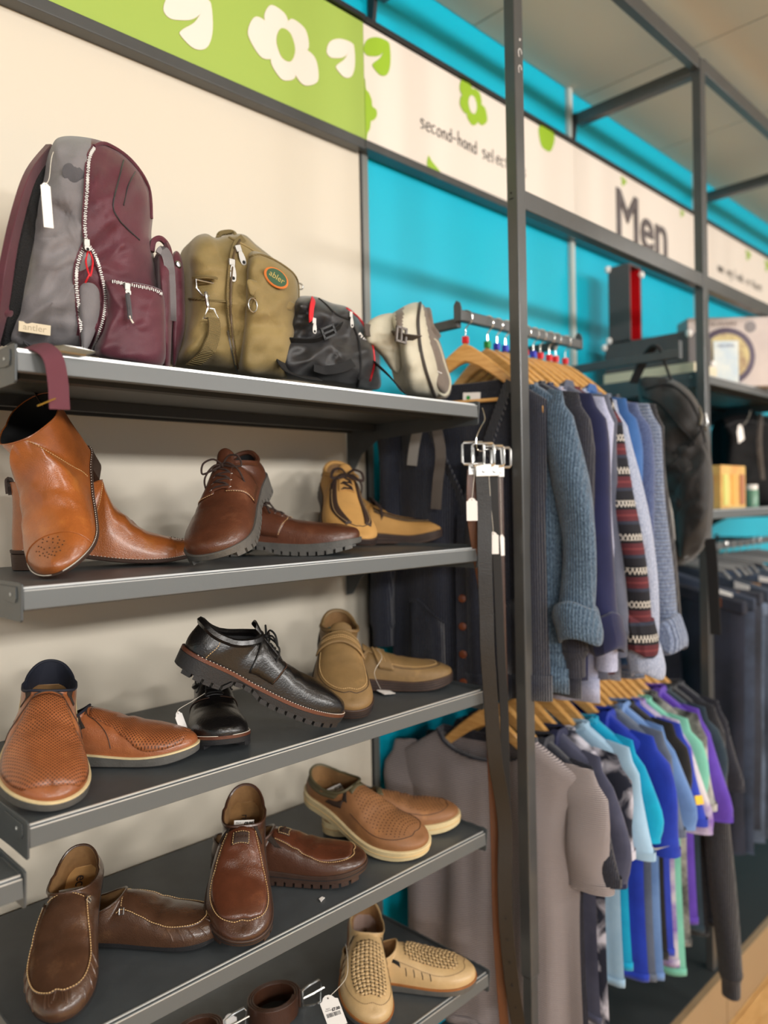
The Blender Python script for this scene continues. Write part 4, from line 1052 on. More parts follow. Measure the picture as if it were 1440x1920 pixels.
class Pillow:
    "a stuffed form: outline seen from the aisle, its own depth and thickness"
    def __init__(s, outline, centre, Y0, D, p=3.0, q=.6, wr=.004, seed=1, n=7, back=1.0):
        s.c = Vector((centre[0], centre[1], 0)); s.o = [Vector((v.x, v.y, 0)) for v in smooth_curve([(a, b, 0) for a, b in outline], n, closed=True)]
        s.Y0, s.D, s.p, s.q, s.wr, s.seed, s.back = Y0, D, p, q, wr, seed, back
    def frac(s, px, py):
        d = Vector((px, py, 0))-s.c
        if d.length < 1e-6: return 0
        best = 1e9; n = len(s.o)
        for i in range(n):
            a = s.o[i]-s.c; b = s.o[(i+1) % n]-s.c; e = b-a
            den = d.x*e.y-d.y*e.x
            if abs(den) < 1e-9: continue
            t = (a.x*e.y-a.y*e.x)/den; u = (a.x*d.y-a.y*d.x)/den
            if t > 0 and -1e-6 <= u <= 1+1e-6: best = min(best, t)
        return min(1, 1/best) if best < 1e8 else 1
    def depth(s, px, py, f=None):
        f = s.frac(px, py) if f is None else f
        h = (1-f**s.p)**s.q
        w_ = s.wr*(noise.noise(Vector((px*.012+s.seed, py*.02, 0)))+.6*noise.noise(Vector((px*.03, py*.045+s.seed, 3))))*min(1, h*2)*2
        w_ += s.wr*.9*(1-abs(noise.noise(Vector((px*.02+py*.011, py*.008-px*.006, s.seed+7))))*6)*min(1, h*2)*.4
        return s.D*h+w_
    def at(s, px, py, off=0): return P(px, py, Y=s.Y0-s.depth(px, py)-off)
    def build(s, name, mats, par, fn=None, rings=16, **k):
        mb = MB(); n = len(s.o); front = []; back = []
        for r in range(rings+1):
            f = 1-r/rings; f = f**.8 if f > 0 else 0
            row = []; rb = []
            for o in s.o:
                q = s.c.lerp(o, f); dp = s.depth(q.x, q.y, f); row.append(P(q.x, q.y, Y=s.Y0-dp))
                base = P(q.x, q.y, Y=s.Y0); rb.append(Vector((base.x, s.Y0+s.D*s.back*(1-f**s.p)**s.q, base.z)))
            front.append(row); back.append(rb)
        for r in range(rings):
            f = 1-(r+.5)/rings
            for i in range(n):
                j = (i+1) % n; o = s.c.lerp((s.o[i]+s.o[j])/2, f**.8)
                mb.cur = fn(o.x, o.y) if fn else 0
                mb.add([front[r][i], front[r][j], front[r+1][j], front[r+1][i]], [(0, 1, 2, 3)])
        mb.cur = fn(s.o[0].x, s.o[0].y) if fn else 0
        for r in range(rings): 
            for i in range(n):
                j = (i+1) % n
                if fn: o = s.c.lerp((s.o[i]+s.o[j])/2, (1-(r+.5)/rings)**.8); mb.cur = fn(o.x, o.y)
                mb.add([back[r][i], back[r+1][i], back[r+1][j], back[r][j]], [(0, 1, 2, 3)])
        return mb.build(name, mats, par, weld=.00008, angle=70, **k)
    def line(s, pts, name, m, par, r=.0015, off=.001, n=6, flat=None):
        c = [s.at(v.x, v.y, off) for v in smooth_curve([(a, b, 0) for a, b in pts], n)]
        return MB().tube(c, r, n=6, flat=flat).build(name, m, par)
    def strap(s, pts, w, name, m, par, th=.002, off=.003, n=6, up=None):
        c = [s.at(v.x, v.y, off) for v in smooth_curve([(a, b, 0) for a, b in pts], n)]
        return MB().tube(c, 0, flat=(w, th, up or (0, -1, .2))).build(name, m, par)
    def zip(s, pts, par, m=m_zip, tape=None, w=.009, off=.0015, step=.0032, tw=.0045):
        c = [s.at(v.x, v.y, off) for v in smooth_curve([(a, b, 0) for a, b in pts], 10)]
        t = MB().tube(c, 0, flat=(w, .0012, (0, -1, .2))).build('zip_tape', tape or f_black, par)
        acc = 0; mb = MB(); last = c[0]; k = 0
        for a, b in zip(c, c[1:]):
            d = b-a; L_ = d.length
            if L_ < 1e-6: continue
            dn = d.normalized(); sd = dn.cross(Vector((0, 1, 0))).normalized()
            while acc < L_:
                q = a+dn*acc; sg = 1 if k % 2 else -1; mb.bar(q+sd*(sg*.0004)-sd*tw*.5, q+sd*(sg*.0004)+sd*tw*.5, .0016, .0018, up=(0, -1, 0)); acc += step; k += 1
            acc -= L_
        for i, v in enumerate(mb.v): mb.v[i] = (v[0], v[1]-.0016, v[2])
        o = mb.build('zip_teeth', m, t, smooth=False); o['kind'] = 'stuff'
        return t
def zip_pull(s, px, py, par, L=.032, w=.009, ang=0, m=m_zip, off=.006):
    o = s.at(px, py, off); d = Vector((math.sin(ang)*.7, 0, -math.cos(ang))).normalized(); x = Vector((0, -1, 0)).cross(d).normalized()
    M_ = frame(o, x, -d)
    g = MB().box((-w*.5, -.006, -.002), (w*.5, .006, .003), M_).build('zip_slider', m, par, bevel=.001)
    out = smooth_curve([(-w*.28, -.005, .003), (-w*.5, -L*.5, .003), (-w*.45, -L*.9, .003), (0, -L, .003), (w*.45, -L*.9, .003), (w*.5, -L*.5, .003), (w*.28, -.005, .003)], 4)
    MB().prism([M_ @ v for v in out], M_.to_3x3() @ Vector((0, 0, .0014))).build('zip_pull', m, g, smooth=False, bevel=.0004)
    MB().lathe([(0, .0046), (w*.26, .0046)], n=12, M=M_ @ Matrix.Translation((0, -L*.82, 0))).build('pull_hole', m_black, g)
    return g
# --- maroon and grey backpack
bk = thing('backpack', 'maroon and grey backpack with silver zips at the left end of the top shelf', 'backpack', P(160, 665, Y=1.17))
zx = [(262, 172), (330, 160), (400, 155), (455, 158), (520, 140), (600, 146), (700, 155)]
B1 = Pillow([(110, 258), (150, 256), (200, 268), (245, 298), (275, 340), (286, 400), (284, 450), (296, 520), (306, 600), (304, 684), (250, 678), (150, 664), (70, 655), (14, 645), (12, 610), (30, 540), (45, 470), (62, 400), (80, 330), (95, 280)], (165, 500), 1.185, .085, p=3.5, q=.5, wr=.007, seed=2)
B1.build('body', [f_grey, f_maroon], bk, fn=lambda x, y: 1 if x > interp(y, zx) else 0)
B1.zip([(176, 278), (166, 300), (162, 360), (158, 420), (161, 455)], bk, tape=f_maroon)
B1.zip([(161, 455), (146, 490), (142, 530), (148, 590), (154, 652)], bk, tape=f_maroon)
B1.zip([(161, 455), (178, 480), (190, 520), (196, 560), (190, 605), (172, 655)], bk, tape=f_maroon)
Bl = Pillow([(161, 462), (180, 500), (188, 560), (182, 610), (165, 652), (155, 652), (150, 590), (145, 530), (150, 490)], (168, 560), 1.108, .010, wr=.002); Bl.build('pocket_lining', f_grey, bk)
B1.line([(176, 274), (200, 270), (245, 300), (278, 350), (284, 410)], 'piping', f_maroon, bk, r=.003)
B1.line([(232, 300), (222, 340), (212, 385), (222, 410), (240, 430), (262, 450)], 'seam', f_black, bk, r=.0012)
B1.line([(254, 322), (240, 350), (232, 385)], 'seam', f_black, bk, r=.001)
B1.line([(60, 655), (45, 640), (70, 650), (150, 662)], 'bottom_seam', f_greyd, bk, r=.0015)
zip_pull(B1, 162, 456, bk, L=.012)
B1.line([(165, 470), (161, 490), (166, 512), (170, 516), (174, 490), (168, 472)], 'red_cord', f_red, bk, r=.0014, off=.008)
B1.line([(168, 514), (160, 530)], 'red_cord', f_red, bk, r=.0014, off=.008)
B2 = Pillow([(196, 522), (240, 527), (296, 540), (308, 560), (310, 620), (304, 686), (240, 680), (184, 664), (196, 610), (200, 560)], (250, 610), 1.115, .035, p=4, q=.45, wr=.004, seed=5); B2.build('front_pocket', f_maroon, bk)
B2.zip([(210, 528), (240, 534), (285, 543), (302, 552)], bk, tape=f_maroon, off=.002)
zip_pull(B2, 238, 538, bk, L=.014, off=.004)
B2.line([(239, 552), (242, 575), (244, 598)], 'pull_cord', f_greyd, bk, r=.0035, off=.010)
B2.line([(243, 592), (246, 600), (250, 606)], 'pull_cord', m_string, bk, r=.0015, off=.012)
# side pocket with snap flap, right
B3 = Pillow([(298, 470), (318, 462), (322, 500), (324, 560), (322, 620), (318, 688), (304, 686), (300, 600), (296, 520)], (310, 580), 1.16, .045, wr=.003); B3.build('side_pocket', f_maroon, bk)
B3.strap([(300, 478), (306, 470), (316, 490), (320, 540), (321, 600)], .016, 'side_strap', f_grey, bk, th=.004)
B3.line([(284, 472), (288, 452), (302, 448), (316, 466), (322, 500)], 'side_handle', f_maroon, bk, r=.005)
B4 = Pillow([(322, 484), (334, 472), (344, 500), (347, 560), (346, 620), (336, 660), (326, 688), (320, 640), (322, 560)], (334, 570), 1.18, .02, wr=.002); B4.build('snap_flap', f_maroon, bk)
MB().lathe([(0, .004), (.0045, .003), (.0065, 0)], n=14, M=frame(B4.at(334, 496, .001), (1, 0, 0), (0, 0, 1))).build('snap_button', m_steel, bk)
# name plate
a_ = B1.at(65, 616, .012); ax = B1.at(95, 617, .004)-B1.at(35, 608, .004)
Mp = frame(a_, ax, (0, .05, 1)); MB().box((-ax.length/2, -.0075, -.001), (ax.length/2, .0075, .0015), Mp).build('name_plate', mat('cream_plate', (206, 190, 160), rough=.5), bk, bevel=.0005, smooth=False)
text('antler', .013, mat('faded_print', (170, 154, 126), rough=.5), bk, Mp @ Matrix.Translation((0, 0, .0016)), extrude=.0003)
MB().lathe([(0, .002), (.017, .0015), (.019, 0)], n=24, M=frame(B1.at(140, 330, .001), (1, .1, 0), (0, .1, 1))).build('round_badge', f_greyd, bk)
MB().lathe([(0, .003), (.004, .003)], n=12, M=frame(B1.at(143, 326, .001), (1, .1, 0), (0, .1, 1))).build('badge_mark', f_red, bk)
# shoulder strap curving down on the left, with mesh lining
def ribbon(name, m, par, pts, w, th, up=(0, -1, 0), n=6): return MB().tube(smooth_curve(pts, n), 0, flat=(w, th, up)).build(name, m, par, bevel=.001)
ribbon('shoulder_strap', f_maroon, bk, [P(98, 292, Y=1.22), P(62, 340, Y=1.16), P(38, 410, Y=1.12), P(18, 500, Y=1.10), P(4, 590, Y=1.12), P(-10, 650, Y=1.16)], .035, .010, up=(.8, -.5, .2))
ribbon('strap_padding', f_mesh, bk, [P(100, 312, Y=1.215), P(74, 355, Y=1.165), P(55, 420, Y=1.13), P(38, 500, Y=1.11), P(22, 590, Y=1.13), P(14, 640, Y=1.16)], .030, .008, up=(.8, -.5, .2))
Bs = Pillow([(-30, 560), (0, 548), (30, 552), (26, 590), (10, 600), (-30, 600)], (0, 575), 1.13, .02, wr=.002); Bs.build('strap_end', f_maroon, bk)
st = swing_tag(bk, P(88, 385, Y=1.085), (1, -.1, .05), (P(92, 345, Y=1.085)-P(83, 425, Y=1.085)), .013, .062, [P(100, 285, Y=1.12), P(96, 300, Y=1.10), P(92, 335, Y=1.088)])
# webbing strap over the shelf edge, clear buckle
q = [P(50, 652, Y=1.03), P(75, 650, Y=1.00), P(98, 668, Y=.982), P(108, 710, Y=.980), P(112, 768, Y=.980)]
ribbon('hanging_strap', mat('maroon_webbing', (112, 60, 72), rough=.85, bump=.6, bs=300, weave='ribx'), bk, q, .026, .0018, up=(0, -1, .3))
MB().tube([P(70, 761, Y=.978), P(104, 747, Y=.976)], .0009, n=6).build('brass_pin', m_brass, bk)
MB().prism([P(100, 652, Y=.995), P(118, 650, Y=.995), P(150, 655, Y=.995), P(178, 662, Y=.995), P(160, 668, Y=.99), P(110, 660, Y=.99)], (0, -.002, .002)).build('buckle', m_steel, bk, smooth=False)
at0(bk)
# --- khaki shoulder bag
kb = thing('shoulder_bag', 'khaki shoulder bag with silver zip pulls beside the maroon backpack', 'bag', P(450, 700, Y=1.2))
K1 = Pillow([(352, 480), (362, 448), (385, 438), (405, 446), (430, 440), (458, 440), (482, 460), (520, 490), (548, 515), (553, 560), (545, 640), (528, 708), (440, 700), (338, 684), (344, 640), (354, 560)], (450, 570), 1.20, .085, p=4, q=.45, wr=.006, seed=11); K1.build('body', f_khaki, kb)
K1.strap([(456, 446), (442, 462), (434, 500), (430, 560), (434, 620), (444, 680)], .014, 'zip_tape', f_webk, kb)
K1.line([(450, 450), (438, 480), (432, 560), (436, 640), (446, 690)], 'zip', mat('brown_zip', (84, 66, 44), rough=.5), kb, r=.0022, off=.005)
K1.line([(430, 445), (475, 470), (520, 505), (552, 530)], 'piping', f_khaki, kb, r=.0025)
K1.line([(428, 620), (436, 660), (446, 698)], 'bottom_zip', m_zip, kb, r=.003)
K2 = Pillow([(466, 478), (490, 474), (530, 495), (556, 520), (560, 570), (556, 620), (542, 704), (500, 706), (452, 694), (456, 620), (460, 540)], (508, 595), 1.135, .05, p=4, q=.45, wr=.006, seed=14); K2.build('front_pocket', f_khaki, kb)
K3 = Pillow([(466, 524), (500, 536), (548, 566), (552, 572), (540, 582), (500, 560), (474, 556), (466, 545)], (508, 556), 1.092, .008, wr=.001); K3.build('pocket_flap', f_khaki, kb)
K2.line([(468, 482), (492, 478), (532, 498), (557, 524), (560, 570)], 'piping', f_webk, kb, r=.002)
K2.line([(466, 582), (470, 566), (478, 556)], 'pull_loop', f_webk, kb, r=.003, off=.004)
c = K2.at(474, 572, .006); MB().tube([c+Vector((math.cos(a*PI/6)*.009, 0, math.sin(a*PI/6)*.012)) for a in range(12)], .0012, closed=True, n=6).build('ring', m_steel, kb)
c = K2.at(518, 521, .004); Mo = frame(c, (1, -.3, -.55), (.5, .0, 1))
MB().lathe([(0, .0018), (.022, .0016), (.024, 0)], n=28, M=Mo @ Matrix.Diagonal((1, .72, 1, 1))).build('badge_border', mat('orange_thread', (206, 116, 50), rough=.8), kb)
MB().lathe([(0, .0024), (.020, .0022)], n=28, M=Mo @ Matrix.Diagonal((1, .72, 1, 1))).build('badge', mat('green_cloth', (52, 84, 58), rough=.8), kb)
text('abler', .015, mat('gold_thread', (180, 160, 90), rough=.7), kb, Mo @ Matrix.Translation((0, 0, .0026)), extrude=.0003)
zip_pull(K1, 434, 492, kb, L=.034, w=.012, ang=.02); zip_pull(K1, 446, 466, kb, L=.030, w=.012, ang=.5, off=.010)
K1.line([(408, 448), (414, 438), (436, 436), (442, 448)], 'top_handle', f_webk, kb, r=.005, off=-.03)
K1.strap([(366, 520), (384, 519), (405, 521)], .014, 'webbing_loop', f_webk, kb, th=.004, off=.006)
c = K1.at(385, 538, .009); MB().tube([c+Vector(v) for v in ((-.017, 0, .009), (.017, 0, .009), (.018, 0, -.004), (.008, 0, -.014), (-.006, 0, -.015), (-.017, 0, -.005))], .0018, closed=True, n=8).build('d_ring', m_steel, kb)
K1.line([(386, 548), (388, 562), (391, 578)], 'snap_hook', m_steel, kb, r=.003, off=.011)
c = K1.at(396, 592, .012); MB().tube([c+Vector(v) for v in ((-.014, 0, -.006), (.015, 0, -.004), (.006, 0, .012), (-.006, 0, .012))], .0018, closed=True, n=8).build('swivel_ring', m_steel, kb)
K1.strap([(400, 596), (402, 615), (398, 640), (384, 665), (362, 684)], .026, 'shoulder_strap', f_webk, kb, th=.003, off=.013, up=(.2, -1, .1))
K1.line([(354, 560), (385, 562), (428, 566)], 'side_pocket_seam', f_webk, kb, r=.002)
c = P(562, 537, Y=1.2); MB().tube([c+Vector((math.cos(a*PI/6)*.008, 0, math.sin(a*PI/6)*.006)) for a in range(12)], .0014, closed=True, n=6).build('ring', m_steel, kb)
at0(kb)
# --- black waist bag
wb1 = thing('waist_bag', 'black waist bag with red zips between the khaki bag and the stone one', 'bag', P(620, 715, Y=1.15))
W1 = Pillow([(546, 575), (556, 557), (590, 556), (622, 568), (652, 576), (672, 596), (698, 640), (708, 680), (714, 724), (690, 731), (640, 724), (580, 714), (530, 704), (522, 660), (532, 615)], (620, 645), 1.15, .075, p=3.5, q=.5, wr=.011, seed=21); W1.build('body', f_black, wb1)
W1.strap([(588, 560), (584, 580), (583, 602)], .011, 'red_zip', f_red, wb1, off=.004)
W1.line([(650, 578), (676, 600), (696, 640), (702, 680), (694, 714)], 'red_piping', f_red, wb1, r=.0022, off=.003)
W1.line([(598, 560), (612, 572), (632, 590), (660, 600)], 'seam', f_webb, wb1, r=.002); W1.line([(655, 595), (672, 640), (676, 690), (670, 725)], 'zip', f_webb, wb1, r=.003)
zip_pull(W1, 588, 602, wb1, L=.024, w=.009, ang=-.1); zip_pull(W1, 657, 590, wb1, L=.026, w=.008, ang=0)
W1.strap([(516, 648), (540, 640), (580, 640), (604, 634), (640, 610)], .018, 'webbing', f_webb, wb1, off=.006)
W1.strap([(588, 688), (610, 694), (640, 690), (662, 680)], .018, 'webbing', f_webb, wb1, off=.006)
c = W1.at(616, 622, .012); Mb = frame(c, (1, -.2, .5), (-.5, 0, 1)); bu = MB()
for yy in (-.009, 0, .009): bu.box((-.014, yy-.0018, -.002), (.014, yy+.0018, .002), Mb)
bu.box((-.015, -.011, -.002), (-.011, .011, .002), Mb); bu.box((.011, -.011, -.002), (.015, .011, .002), Mb); bu.build('ladder_buckle', m_dark, wb1, smooth=False)
text('run', .020, m_white, wb1, frame(W1.at(680, 633, .004), P(692, 648, Y=1.1)-P(668, 618, Y=1.1), Vector((.6, 0, 1))), extrude=.0003, bold=.0006, shear=.2)
ribbon('waist_strap', f_webb, wb1, [P(700, 678, Y=1.12), P(725, 700, Y=1.06), P(745, 722, Y=1.03), P(760, 738, Y=1.02)], .026, .003)
ribbon('waist_strap', f_webb, wb1, [P(520, 655, Y=1.12), P(532, 690, Y=1.08), P(560, 705, Y=1.06), P(600, 712, Y=1.05)], .022, .003)
at0(wb1)
# --- stone and taupe waist bag
wb2 = thing('waist_bag', 'stone and taupe waist bag at the right end of the top shelf', 'bag', P(780, 745, Y=1.12))
S0 = Pillow([(690, 606), (715, 590), (745, 590), (758, 620), (768, 665), (752, 690), (742, 700), (720, 670), (700, 650), (686, 640)], (728, 635), 1.12, .02, wr=.002); S0.build('hip_wing', f_beige, wb2)
S1 = Pillow([(735, 592), (760, 573), (785, 567), (800, 580), (812, 610), (828, 650), (842, 700), (846, 732), (832, 748), (795, 744), (768, 736), (755, 700), (748, 650), (738, 620)], (792, 660), 1.12, .06, p=3.5, q=.5, wr=.004, seed=31); S1.build('body', [f_beige, f_taupe], wb2, fn=lambda x, y: 1 if (x > interp(y, [(560, 790), (640, 806), (700, 822), (750, 850)]) and y < 735) or (742 < x < 756 and y < 640) else 0)
S2 = Pillow([(800, 634), (818, 640), (832, 680), (842, 715), (836, 738), (818, 728), (806, 690)], (820, 690), 1.085, .022, wr=.002); S2.build('front_pocket', f_taupe, wb2)
S2.line([(802, 634), (820, 642), (834, 684), (844, 718), (836, 740), (820, 732), (806, 692)], 'piping', f_beige, wb2, r=.003)
S2.line([(812, 680), (818, 694), (828, 700)], 'printed_mark', m_white, wb2, r=.001); S1.line([(788, 568), (784, 600), (788, 650), (800, 700), (816, 744)], 'zip', mat('dark_zip', (64, 58, 54), rough=.5), wb2, r=.0035, off=.002)
S1.line([(802, 582), (808, 612), (822, 632)], 'side_pocket', f_taupe, wb2, r=.008, off=-.002)
S1.strap([(684, 618), (715, 624), (745, 630), (782, 634)], .026, 'waist_strap', f_webt, wb2, off=.012)
c = S1.at(752, 628, .018); Mb = frame(c, (1, -.1, -.12), (.1, 0, 1)); bu = MB()
for xx in (-.012, 0, .012): bu.box((xx-.002, -.015, -.002), (xx+.002, .015, .003), Mb)
bu.box((-.014, -.016, -.002), (.014, -.012, .003), Mb); bu.box((-.014, .012, -.002), (.014, .016, .003), Mb); bu.build('ladder_buckle', mat('taupe_plastic', (104, 96, 90), rough=.4), wb2, smooth=False)
ribbon('hanging_strap', mat('pale_webbing', (138, 134, 128), rough=.8, bump=.5, bs=260, weave='ribx'), wb2, [P(792, 740, Y=1.16), P(790, 760, X=1.292), P(786, 790, X=1.292), P(776, 840, X=1.290), P(772, 873, X=1.290)], .024, .002, up=(-.75, -.65, 0))
ribbon('hanging_strap', f_webt, wb2, [P(815, 740, Y=1.13), P(814, 765, X=1.295), P(818, 800, X=1.296), P(826, 850, X=1.296), P(820, 910, X=1.294), P(817, 955, X=1.294)], .024, .002, up=(-.75, -.65, 0))
at0(wb2)
# ================================================================== rails, hangers and clothes
YC = 1.12
def Xof(px, Y):
    t = (px-720)/Fpx; return P(px, 900, Y=Y).x
def rail(z, x0, x1, label, name='clothes_rail', arms=True, h=.025):
    t = thing(name, label, 'rail', (x0, YC, z))
    MB().box((x0, YC-.009, z-h), (x1, YC+.009, z)).build('bar', m_post, t, smooth=False, bevel=.002)
    for xa in (x0+.012, x1-.10):
        MB().box((xa-.008, YC+.009, z-h-.012), (xa+.008, WALL-.017, z-h+.010)).build('arm', m_shelf, t, smooth=False, bevel=.002)
        MB().box((xa-.008, WALL-.03, z-h-.09), (xa+.008, WALL-.017, z-h+.02)).build('wall_plate', m_shelf, t, smooth=False)
    for xa in (x0-.004, x1): MB().prism([(xa, YC-.010, z-h-.001), (xa, YC+.012, z-h-.001), (xa, YC+.012, z+.012), (xa, YC+.004, z+.022), (xa, YC-.006, z+.016), (xa, YC-.010, z+.004)], (.004, 0, 0)).build('end_stop', m_shelf, t, smooth=False, bevel=.001)
    at0(t); return t
RU, RL = 2.076, 1.225
rail(RU, 1.355, 1.87, 'upper clothes rail above the navy and blue sweaters')
rail(RL, 1.365, 2.30, 'lower clothes rail carrying the T-shirts')
rail(1.470, 2.42, 3.6, 'far rail with the jeans hanging on it')
m_hwood = mat('varnished_wood', (222, 172, 104), c2=(206, 152, 84), rough=.32, coat=.4, vs=20, stretch=(8, 1, 8))
cubes = {k: mat(k+'_cube', c, rough=.4) for k, c in dict(red=(214, 32, 44), blue=(52, 60, 190), green=(40, 150, 70), white=(230, 230, 228)).items()}
def make_hanger(x, z, cube, label, group=None, tilt=0):
    t = thing('hanger', label, 'hanger', (0, 0, 0), group=group)
    mb = MB(); zc = -.066; rows = []
    for i in range(25):
        u = -1+2*i/24; a = abs(u); y = u*.198
        zt = zc-.155*(a**1.2); th = lerp(.020, .011, a)*(1 if a < .93 else .8); hh = lerp(.044, .020, a**.8)
        rows.append([Vector((sx*th/2, y, zt+sz)) for sx, sz in ((-1, -hh+.004), (-1, -.004), (-.6, 0), (.6, 0), (1, -.004), (1, -hh+.004), (.6, -hh), (-.6, -hh))])
    mb.grid(rows, closed_u=True); mb.f.append(tuple(range(8))); mb.mi.append(0); mb.f.append(tuple(range(24*8, 25*8))); mb.mi.append(0)
    mb.build('body', m_hwood, t)
    MB().tube([(0, -.165, -.200), (0, .165, -.200)], .0045, n=8).build('trouser_bar', m_hwood, t)
    hk = smooth_curve([(0, 0, -.066), (0, 0, -.040), (0, -.002, -.030), (0, -.018, -.014), (0, -.016, .004), (0, 0, .010), (0, .015, .004), (0, .017, -.008)], 5)
    MB().tube(hk, .0016, n=6).build('hook', m_chrome, t)
    MB().box((-.0065, -.0075, -.066), (.0065, .0075, -.050)).build('size_cube', cubes[cube], t, smooth=False, bevel=.0012)
    return t
proto_h = {}
def hanger(x, zr, cube, label, rz=0, z_drop=0):
    if cube not in proto_h: t = make_hanger(0, 0, cube, label); proto_h[cube] = t
    else:
        s_ = proto_h[cube]; t = s_.copy(); col.objects.link(t); t['label'] = label
        for ch in list(s_.children):
            c_ = ch.copy(); col.objects.link(c_); c_.parent = t
    t['group'] = 'wooden hangers on the rails'
    t.location = (x, YC, zr-.0075); t.rotation_euler = (0, 0, rz); t.scale = (1, .9, 1); return t
def garment(name, label, cat, X, zn, m, hw=.225, ln=.70, b=.026, neck=.116, slope=.62, rz=0, vneck=0, crew=.03, sleeve=None, cuff_m=None, collar_m=None, rib=True,
            polo=False, fold=.010, seed=1, hem_m=None, yc=YC, sdy=-.03, slen=.46, cuff=None, taper=0, far_sleeve=True, sl_w=.052, extra=None, sdx=0.0, rollout=0, hem=True, near_sleeve=True):
    t = thing(name, label, cat, (X, yc, zn))
    nj, nt = 34, 26
    def zsh(y): return zn-slope*max(0, abs(y-yc)-neck)-.004*(abs(y-yc)/hw)**4
    def ztop(y, front):
        d = abs(y-yc); z = zsh(y)
        if d < neck:
            k = 1-d/neck
            z -= (vneck*k if (vneck and front) else (crew if front else .010)*math.sqrt(max(0, 1-(1-k)**2)))
        return z
    def a_at(t_): return hw*(1+taper*(1-t_))
    def pt(j, k, front):
        v = -1+2*j/nj; tt = k/nt; tt2 = tt
        yy = yc+v*hw; zt = ztop(yy, front); z = lerp(zn-ln+.012*noise.noise(Vector((v*2, seed, 0))), zt, tt2)
        down = min(1, (zn-z)/(ln*.5)) if z < zn else 0
        y = yc+v*a_at(tt)*(1-.04*math.sin(tt*PI)*down)
        bb = b*math.sqrt(max(0, 1-abs(v)**5))*(1-.82*max(0, tt-.7)/.3) if abs(yy-yc) > neck else b*(1-.55*max(0, tt-.7)/.3)
        if k >= nt-3: bb = max(bb, .0135*math.sqrt(max(0, 1-abs(v)**8)))
        f = fold*down*(math.sin(v*9+seed*1.7+z*1.3)+.6*math.sin(v*17+seed*3+z*2.1)+.5*noise.noise(Vector((v*5, z*4, seed))))
        x = X+(-bb if front else bb)+f
        return Vector((x, y, z))
    F = [[pt(j, k, True) for j in range(nj+1)] for k in range(nt+1)]
    B = [[pt(j, k, False) for j in range(nj+1)] for k in range(nt+1)]
    mb = MB(); mb.grid(F); mb.grid(B, flip=True)
    for jj, fl in ((0, True), (nj, False)): mb.grid([[F[k][jj], B[k][jj]] for k in range(nt+1)], flip=fl)
    for rng in (range(0, nj//2), range(nj//2, nj+1)):
        jj = [j for j in rng if abs((-1+2*j/nj)*hw) > neck-.006]
        if len(jj) > 1: mb.grid([[F[nt][j], F[nt][j].lerp(B[nt][j], .25)+Vector((0, 0, .0045)), F[nt][j].lerp(B[nt][j], .75)+Vector((0, 0, .0045)), B[nt][j]] for j in jj])
    mb.build('body', m, t, weld=.0004, angle=75)
    # neck band
    js = [j for j in range(nj+1) if abs((-1+2*j/nj)*hw) <= neck+.012]
    fr = [F[nt][j] for j in js]; bk_ = [B[nt][j] for j in js]
    if not polo:
        path = fr+bk_[::-1]
        MB().tube(path, 0, closed=True, flat=(.006, .020 if vneck == 0 else .030, (-1, 0, 0))).build('neckband', collar_m or m, t, bevel=.001)
    else:
        rows = []
        for p in fr+bk_[::-1]:
            s_ = -1 if p.x < X else 1
            rows.append([p+Vector((0, 0, .012)), p+Vector((s_*.004, 0, .016)), p+Vector((s_*.014, 0, .004)), p+Vector((s_*.020, 0, -.030))])
        MB().grid(rows, closed_v=True).build('collar', collar_m or m, t, solid=.002)
    if hem:
        rb = [[F[0][j]+Vector((-.002, 0, dz)) for j in range(nj+1)]+[B[0][j]+Vector((.002, 0, dz)) for j in range(nj, -1, -1)] for dz in (-.002, .018 if not rib else .055)]
        MB().grid(rb, closed_u=True).build('hem_band', hem_m or m, t, solid=.001)
    # sleeves
    def sleeve_mesh(sgn):
        y0 = yc+sgn*hw*.93; z0 = zsh(yc+sgn*hw)-.004
        dy = sdy if sgn < 0 else .012
        if sleeve == 'short': L_, w0, w1, n = slen if slen < .4 else .21, .075, .082, 8
        else: L_, w0, w1, n = slen, .062, sl_w, 18
        rows = []
        for i in range(n+1):
            u = i/n; z = z0-L_*u; w = lerp(w0, w1, u**.7)*(1+.06*math.sin(u*9+seed)) if sleeve == 'long' else lerp(w0, w1, u)
            yy = y0+dy*math.sin(u*PI/2)*(1 if sleeve == 'long' else .8)+sgn*(.012*math.sin(u*5+seed)) - (-1)*0
            yo = sgn*(.02 if i > 0 else -.01)
            xx = X+sdx*u+.006*math.sin(u*6+seed*2)
            th = lerp(.020, .034, min(1, u*3)) if sleeve == 'long' else lerp(.014, .026, u)
            ring = []
            for q in range(20):
                a = 2*PI*q/20; ca, sa = math.cos(a), math.sin(a)
                r_f = 1+.07*math.sin(3*a+u*7+seed)*min(1, u*4)
                ring.append(Vector((xx+th*sa*r_f, yy+yo*.5+w*.62*ca*r_f-sgn*(-.0)*.0, z+(-.055*(-sgn*ca*.5-.5) if False else 0)+ (sgn*ca*-.5+.5)*(-.03)*(1-u) )))
            rows.append(ring)
        top = [Vector((p.x*.35+X*.65, p.y, p.z+.030)) for p in rows[0]]; ctr = Vector((X, y0-sgn*.02, z0+.04))
        capr = [[ctr.lerp(p, .02) for p in top]]+[[ctr.lerp(p, f_) for p in top] for f_ in (.5, .85)]
        MB().grid(capr+[top]+rows if False else capr+rows, closed_u=True).build('sleeve', m, t, angle=80)
        last = rows[-1]; c_ = sum(last, Vector())/20
